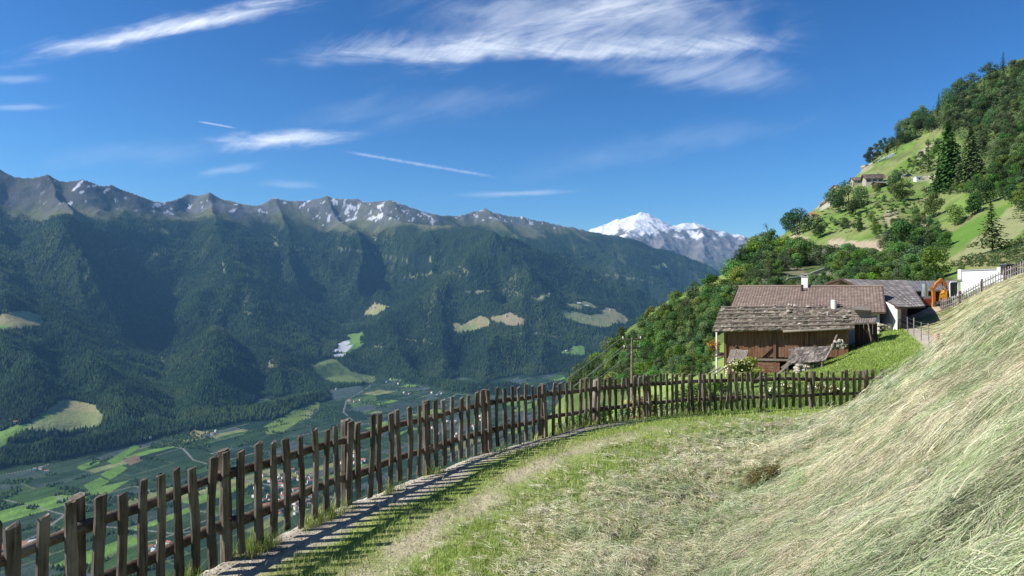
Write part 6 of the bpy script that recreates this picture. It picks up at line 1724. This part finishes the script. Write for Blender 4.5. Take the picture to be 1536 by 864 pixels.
# ---------------------------------------------------------------- houses down in the valley and on the far slopes
def valley_house_mesh(name, wx, dy, hz_l, rise, wall, roof):
    x, y = wx / 2, dy / 2; o = .9
    vs = [(-x, -y, -2), (x, -y, -2), (x, y, -2), (-x, y, -2), (-x, -y, hz_l), (x, -y, hz_l), (x, y, hz_l), (-x, y, hz_l), (-x, 0, hz_l + rise), (x, 0, hz_l + rise)]
    fs = [(0, 1, 5, 4), (1, 2, 6, 9, 5), (2, 3, 7, 6), (3, 0, 4, 8, 7)]
    ro = [(-x - o, -y - o, hz_l - .5), (x + o, -y - o, hz_l - .5), (x + o, 0, hz_l + rise + .2), (-x - o, 0, hz_l + rise + .2), (x + o, y + o, hz_l - .5), (-x - o, y + o, hz_l - .5)]
    b = len(vs); vs += ro; fs += [(b, b + 1, b + 2, b + 3), (b + 3, b + 2, b + 4, b + 5)]
    return make_mesh(name, vs, fs, [wall, roof], [0, 0, 0, 0, 1, 1])
RM = [mat_simple('red_roof_tiles', (.36, .15, .09), .9, var=.15), mat_simple('brown_roof_tiles', (.22, .15, .12), .9, var=.15), mat_simple('grey_metal_roof', (.42, .43, .45), .8, var=.1)]
WMs = [M['plaster'], mat_simple('cream_plaster', (.68, .60, .46), .9, var=.08), M['plaster']]
VH = [valley_house_mesh('valley_house', *d, WMs[i % 3], RM[r_]) for i, (d, r_) in enumerate([((15, 11, 7.5, 3), 0), ((13, 12, 8, 2.6), 1), ((20, 12, 8.5, 3), 0), ((12, 10, 7, 2.5), 2), ((17, 14, 10, 3.2), 1), ((28, 16, 7, 2.5), 2)])]
def land_at(px, py):
    """far ground met along the sight line"""
    l = fl; c = np.clip((px - fpx[0]) / (fpx[1] - fpx[0]), 0, FNX - 1.001); c0 = int(c); g = PYf[:, c0] * (1 - (c - c0)) + PYf[:, c0 + 1] * (c - c0)
    i = int(np.argmax(g <= py)); Y = math.exp(l[i]); return Vector(((px - CX) / F * Y, Y, (CY - g[i]) / F * Y))
def vh(px, py, label, group, k=None, s=1.0, rz=None):
    p = land_at(px, py); o = link(bpy.data.objects.new('valley_house', VH[rnd.randrange(5) if k is None else k])); o.location = p + UPV * 1.5
    o.rotation_euler = (0, 0, rnd.choice((0, R(28), R(62), R(118), R(-28))) + rnd.gauss(0, .12) if rz is None else rz); o.scale = (s, s, s); return tag(o, label, 'house', group)
for x, y in scatter_poly([(385, 720), (420, 706), (455, 702), (480, 725), (478, 752), (440, 775), (395, 775), (380, 745)], 74, 4.6, 21): vh(x, y, 'pale house in the village glimpsed between the fence pickets', 'village houses between the pickets')
for x, y in scatter_poly([(500, 680), (530, 672), (548, 695), (520, 712)], 12, 5, 22): vh(x, y, 'pale house in the small cluster right of the village', 'houses right of the village')
for x, y in scatter_poly([(215, 818), (255, 812), (262, 838), (225, 842)], 14, 7, 23): vh(x, y, 'house of the valley hamlet seen low between the left pickets', 'houses low between the left pickets')
for x, y in scatter_poly([(640, 640), (720, 618), (735, 640), (660, 668)], 16, 6, 24): vh(x, y, 'pale house on the valley floor behind the middle of the fence', 'houses behind the middle of the fence')
for cl, pts in (('valley farmhouse beside the bright green field strips', [(208, 662), (216, 660), (224, 658)]), ('farmhouse by the pale field at the foot of the dark spur', [(312, 650), (318, 653), (324, 648)]),
                ('farmhouse at the left end of the valley fields under the wood', [(52, 706), (62, 705), (70, 709)]), ('farmhouse among the trees where the side valley opens', [(586, 570), (592, 573), (598, 577), (580, 574)]),
                ('farmhouse in the middle of the orchards', [(524, 602), (532, 604), (540, 601)]), ('farmhouse on the orchard plain behind the fence tops', [(606, 590), (614, 592), (648, 590), (655, 594), (662, 591), (505, 585)]),
                ('mountain farm on the bright clearing at the left edge', [(8, 635), (16, 633), (24, 636)]), ('mountain farm beside the tan clearing above the fence', [(733, 485), (760, 476)]), ('lone farm at the small high clearing', [(824, 442)]),
                ('farm on the wide tan clearing at the right', [(893, 470), (886, 478), (915, 466)]), ('farm on the small clearing above the side valley', [(556, 464), (562, 462)]), ('farm at the little green clearing near the wood', [(850, 527), (857, 525)])):
    for x, y in pts: vh(x, y, cl, cl + 's' if not cl.endswith('s') else cl)
for i, (x, y, s, lb) in enumerate([(866, 456, 2.6, 'large white greenhouse hall on the far mountain terrace'), (880, 459, 1.8, 'smaller white hall at the right end of the greenhouse on the terrace')]):
    p = land_at(x, y); mb = MB(); L, D_ = 26 * s, 14 * s
    for j in range(4):
        yy_ = p.y + j * D_ / 4; n = 6
        for q in range(n):
            a0, a1 = math.pi * q / n, math.pi * (q + 1) / n; r_ = D_ / 8
            f0 = (yy_ - math.cos(a0) * r_, 6 + math.sin(a0) * 5); f1 = (yy_ - math.cos(a1) * r_, 6 + math.sin(a1) * 5)
            mb.add([(p.x - L / 2, f0[0], p.z + f0[1]), (p.x + L / 2, f0[0], p.z + f0[1]), (p.x + L / 2, f1[0], p.z + f1[1]), (p.x - L / 2, f1[0], p.z + f1[1])], [(0, 1, 2, 3)])
    mb.box((p.x, p.y + D_ * .375, p.z + 1), (L, D_, 10)); tag(obj('greenhouse', mb, M['concrete'], origin=p), lb, 'greenhouse')
# works buildings and pylon at the lower left
for nm, px, py, wpx, mat, wallm, lb in (('works_building', 22, 824, 44, RM[0], M['pink'], 'low works building with an orange roof behind the leftmost pickets'), ('works_hall', 58, 817, 26, RM[2], M['concrete'], 'works hall with a pale blue grey roof right of the orange roof')):
    p = land_at(px, py); k = p.y / F; w_m = wpx * k; o = thing(nm, p, lb, 'building'); mb = MB(); d = w_m * .8
    mb.box(p + Vector((0, 0, 4)), (w_m, d, 10)); obj('wall', mb, wallm, o)
    mb = MB(); q = [p + Vector((sx * w_m * .54, sy * d * .54, 9)) for sx, sy in ((-1, -1), (1, -1), (1, 1), (-1, 1))]; r0_, r1_ = p + Vector((-w_m * .54, 0, 14)), p + Vector((w_m * .54, 0, 14))
    mb.quadsheet(q[0], q[1], r1_, r0_, .5); mb.quadsheet(q[2], q[3], r0_ + Vector((0, .1, 0)), r1_ + Vector((0, .1, 0)), .5); obj('roof', mb, mat, o)
p = land_at(5, 838); k = p.y / F; py_ = thing('pylon', p, 'steel lattice pylon at the left picture edge', 'pylon'); Hh = 38 * k; wdt = 5 * k; mb = MB()
cor = lambda s, z: [p + Vector((sx * s, sy * s, z)) for sx, sy in ((-1, -1), (1, -1), (1, 1), (-1, 1))]
lv = [(wdt * (1 - f * .85) / 2, Hh * f) for f in (0, .25, .5, .72, .88, 1)]
for (s0, z0_), (s1, z1_) in zip(lv[:-1], lv[1:]):
    c0, c1 = cor(s0, z0_), cor(s1, z1_)
    for i in range(4): mb.bar(c0[i], c1[i], .5, .5); mb.bar(c0[i], c1[(i + 1) % 4], .3, .3); mb.bar(c0[(i + 1) % 4], c1[i], .3, .3)
obj('mast', mb, M['greymetal'], py_)
for z in (.78, .9):
    mb = MB(); mb.bar(p + Vector((-wdt * .9, 0, Hh * z)), p + Vector((wdt * .9, 0, Hh * z)), .6, .6); obj('crossarm', mb, M['greymetal'], py_)
# ================================================================= CAMERA, SUN, SKY, AIR
cam = bpy.data.cameras.new('camera'); cam.lens = 24; cam.sensor_width = 36; cam.clip_start = .05; cam.clip_end = 80000
co = link(bpy.data.objects.new('camera', cam)); co.location = (0, 0, 0); co.rotation_euler = (R(90), 0, 0)
SC.camera = co

SUN_DIR = Vector((-.97, -.19, .84)).normalized()      # towards the sun: left of the view, a little behind
sun = bpy.data.lights.new('sun', 'SUN'); sun.energy = 5.0; sun.angle = R(.5); sun.color = (1, .955, .88)
so = link(bpy.data.objects.new('sun', sun)); so.rotation_euler = SUN_DIR.to_track_quat('Z', 'Y').to_euler(); so.location = (-30, -10, 40)
elev = math.asin(SUN_DIR.z); azim = math.atan2(SUN_DIR.x, SUN_DIR.y)

w = bpy.data.worlds.new('World'); SC.world = w; w.use_nodes = True
t = NT(w.node_tree); bg = t.n['Background']
sky = t.new('ShaderNodeTexSky', sky_type='NISHITA', sun_disc=False)
sky.sun_elevation = elev; sky.sun_rotation = azim; sky.altitude = 1300; sky.air_density = 1.0; sky.dust_density = 1.0; sky.ozone_density = 2.2
bg.inputs['Strength'].default_value = .105
hs_ = t.new('ShaderNodeHueSaturation'); t.l.new(sky.outputs[0], hs_.inputs['Color']); hs_.inputs['Saturation'].default_value = 1.3; hs_.inputs['Value'].default_value = 1.0
gm_ = t.new('ShaderNodeGamma'); t.l.new(hs_.outputs[0], gm_.inputs[0]); gm_.inputs[1].default_value = 1.42
skyc = t.mix(1.0, gm_.outputs[0], (.40, .435, .435, 1), 'MULTIPLY')
# clouds: wisps of cirrus at fixed bearings in the sky (bearing u, height v of the sight direction)
tc = t.new('ShaderNodeTexCoord'); sep = t.new('ShaderNodeSeparateXYZ'); t.l.new(tc.outputs['Generated'], sep.inputs[0])
yy = t.math('MAXIMUM', sep.outputs[1], .02)
u = t.math('DIVIDE', sep.outputs[0], yy); v = t.math('DIVIDE', sep.outputs[2], yy)
comb = t.new('ShaderNodeCombineXYZ'); t.l.new(u, comb.inputs[0]); t.l.new(v, comb.inputs[1])
def fibres(ang, sx, sy, detail, rough, dist, seed, scale=1.0):
    vv = t.mapping(comb.outputs[0], rot=(0, 0, -ang), scale=(1, 1, 1))
    vv = t.mapping(vv, scale=(sx, sy, 1), loc=(seed, seed * .7, 0))
    return t.noise(vv, scale, detail, rough, dist=dist)
total = None
def cloud(cx, cy, a, b_up, b_dn, ang, tex, lo, hi, amt, tail=.45, wob=.5):
    """a streak centred at photo-derived bearing (cx, cy), half length a, rising b_up above and b_dn below its axis"""
    global total
    u0 = (cx - CX) / F; v0 = (CY - cy) / F; ca, sa = math.cos(ang), math.sin(ang)
    du = t.math('SUBTRACT', u, u0); dv = t.math('SUBTRACT', v, v0)
    s1 = t.math('ADD', t.math('MULTIPLY', du, ca), t.math('MULTIPLY', dv, sa))
    t1 = t.math('SUBTRACT', t.math('MULTIPLY', dv, ca), t.math('MULTIPLY', du, sa))
    wv = t.math('SUBTRACT', WOB, .5)
    t1 = t.math('ADD', t1, t.math('MULTIPLY', wv, wob * (b_up + b_dn) / F))
    s1 = t.math('ADD', s1, t.math('MULTIPLY', wv, .35 * a / F))
    along = t.maprange(t.math('ABSOLUTE', s1), a / F * tail, a / F, 1, 0)
    up = t.maprange(t1, 0, b_up / F, 1, 0); dn = t.maprange(t1, -b_dn / F, 0, 0, 1)
    m = t.math('MULTIPLY', along, t.math('MULTIPLY', up, dn))
    thr = t.math('SUBTRACT', 1.0, m)
    den = t.math('ADD', tex, t.math('MULTIPLY', m, .42))
    d = t.math('MULTIPLY', t.math('MULTIPLY', t.maprange(den, lo, hi), m), amt)
    total = d if total is None else t.math('ADD', total, d)
WOB = t.noise(t.mapping(comb.outputs[0], scale=(9, 16, 1)), 1.0, 3, .6)
fA = fibres(R(12), 9, 60, 8, .68, .9, 1.0)
fB = fibres(R(-6), 7, 46, 8, .68, .8, 3.0)
fC = fibres(R(35), 16, 60, 8, .70, .7, 5.0)
fD = fibres(R(2), 14, 55, 7, .65, .5, 8.0)
fF = fibres(R(60), 90, 160, 5, .7, .6, 21.0)
fE = fibres(R(20), 5, 22, 7, .65, .9, 13.0)
cloud(245, 42, 310, 30, 30, R(11.5), fA, .53, 1.16, .66, .4)
cloud(250, 46, 240, 18, 16, R(11.5), fC, .56, 1.10, .42, .2)
cloud(820, 80, 470, 50, 22, R(1.5), fB, .52, 1.26, .50, .55)
cloud(820, 74, 450, 50, 30, R(0), fC, .56, 1.14, .34, .5)
cloud(900, 24, 400, 60, 80, R(-3), fE, .50, 1.16, .40, .3)
cloud(860, 30, 400, 60, 60, R(14), fA, .56, 1.18, .40, .3)
cloud(1040, 104, 270, 50, 50, R(-4), fE, .54, 1.18, .40, .2)
cloud(430, 206, 175, 20, 24, R(1.5), fD, .52, 1.06, .78, .1)
cloud(400, 214, 130, 10, 24, R(4), fC, .56, 1.10, .36, .1)
cloud(628, 246, 132, 4.5, 4.5, R(-9.6), fF, .42, 1.10, .34, .6, .12)
cloud(325, 187, 36, 2.5, 2.5, R(-10), fC, .34, .90, .38, .4, .1)
cloud(770, 291, 140, 8, 8, R(2.0), fD, .44, 1.06, .34, .1)
cloud(30, 160, 100, 9, 9, R(1), fD, .44, 1.06, .26, .1); cloud(20, 118, 80, 13, 13, R(-1), fE, .44, 1.06, .26, .1)
cloud(340, 256, 90, 14, 14, R(8), fD, .49, 1.12, .28, .1); cloud(440, 278, 80, 14, 10, R(-2), fE, .44, 1.12, .22, .1)
cloud(640, 160, 330, 50, 50, R(6), fE, .54, 1.19, .12, .2); cloud(1000, 220, 350, 50, 40, R(10), fE, .54, 1.19, .12, .2); cloud(200, 230, 250, 40, 40, R(4), fE, .54, 1.19, .12, .2)
front = t.maprange(sep.outputs[1], .05, .2)
tot = t.math('MULTIPLY', t.math('MINIMUM', total, .92), front)
skyc = t.mix(tot, skyc, (7.6, 7.9, 8.4, 1))
t.l.new(skyc, bg.inputs['Color'])

hz_ = MB(); x0, x1, y0, y1, z0, z1 = -15000, 15000, -300, 21500, -1150, 2700
hz_.hexa([(x0, y0, z0), (x1, y0, z0), (x1, y1, z0), (x0, y1, z0), (x0, y0, z1), (x1, y0, z1), (x1, y1, z1), (x0, y1, z1)])
hm_ = bpy.data.materials.new('blue_air'); hm_.use_nodes = True
ht = NT(hm_.node_tree); ht.n.remove(ht.n['Principled BSDF'])
pv = ht.new('ShaderNodeVolumePrincipled'); pv.inputs['Color'].default_value = (.24, .56, .98, 1); pv.inputs['Density'].default_value = 2.7e-5; pv.inputs['Anisotropy'].default_value = .1
ht.l.new(pv.outputs[0], ht.n['Material Output'].inputs['Volume'])
ho = obj('haze', hz_, hm_); tag(ho, 'thin bluish air between the viewer and the far mountains', 'haze', kind='stuff')

SC.view_settings.view_transform = 'Standard'; SC.view_settings.look = 'None'; SC.view_settings.exposure = .6; SC.view_settings.gamma = 1
SC.view_settings.use_curve_mapping = False
cy = SC.cycles
cy.use_denoising = True
try: cy.denoiser = 'OPENIMAGEDENOISE'; cy.denoising_input_passes = 'RGB_ALBEDO_NORMAL'; cy.denoising_prefilter = 'NONE'
except Exception: pass
cy.use_adaptive_sampling = True; cy.adaptive_threshold = .01
cy.max_bounces = 5; cy.diffuse_bounces = 2; cy.glossy_bounces = 2; cy.transmission_bounces = 3; cy.volume_bounces = 0; cy.transparent_max_bounces = 8
cy.caustics_reflective = False; cy.caustics_refractive = False
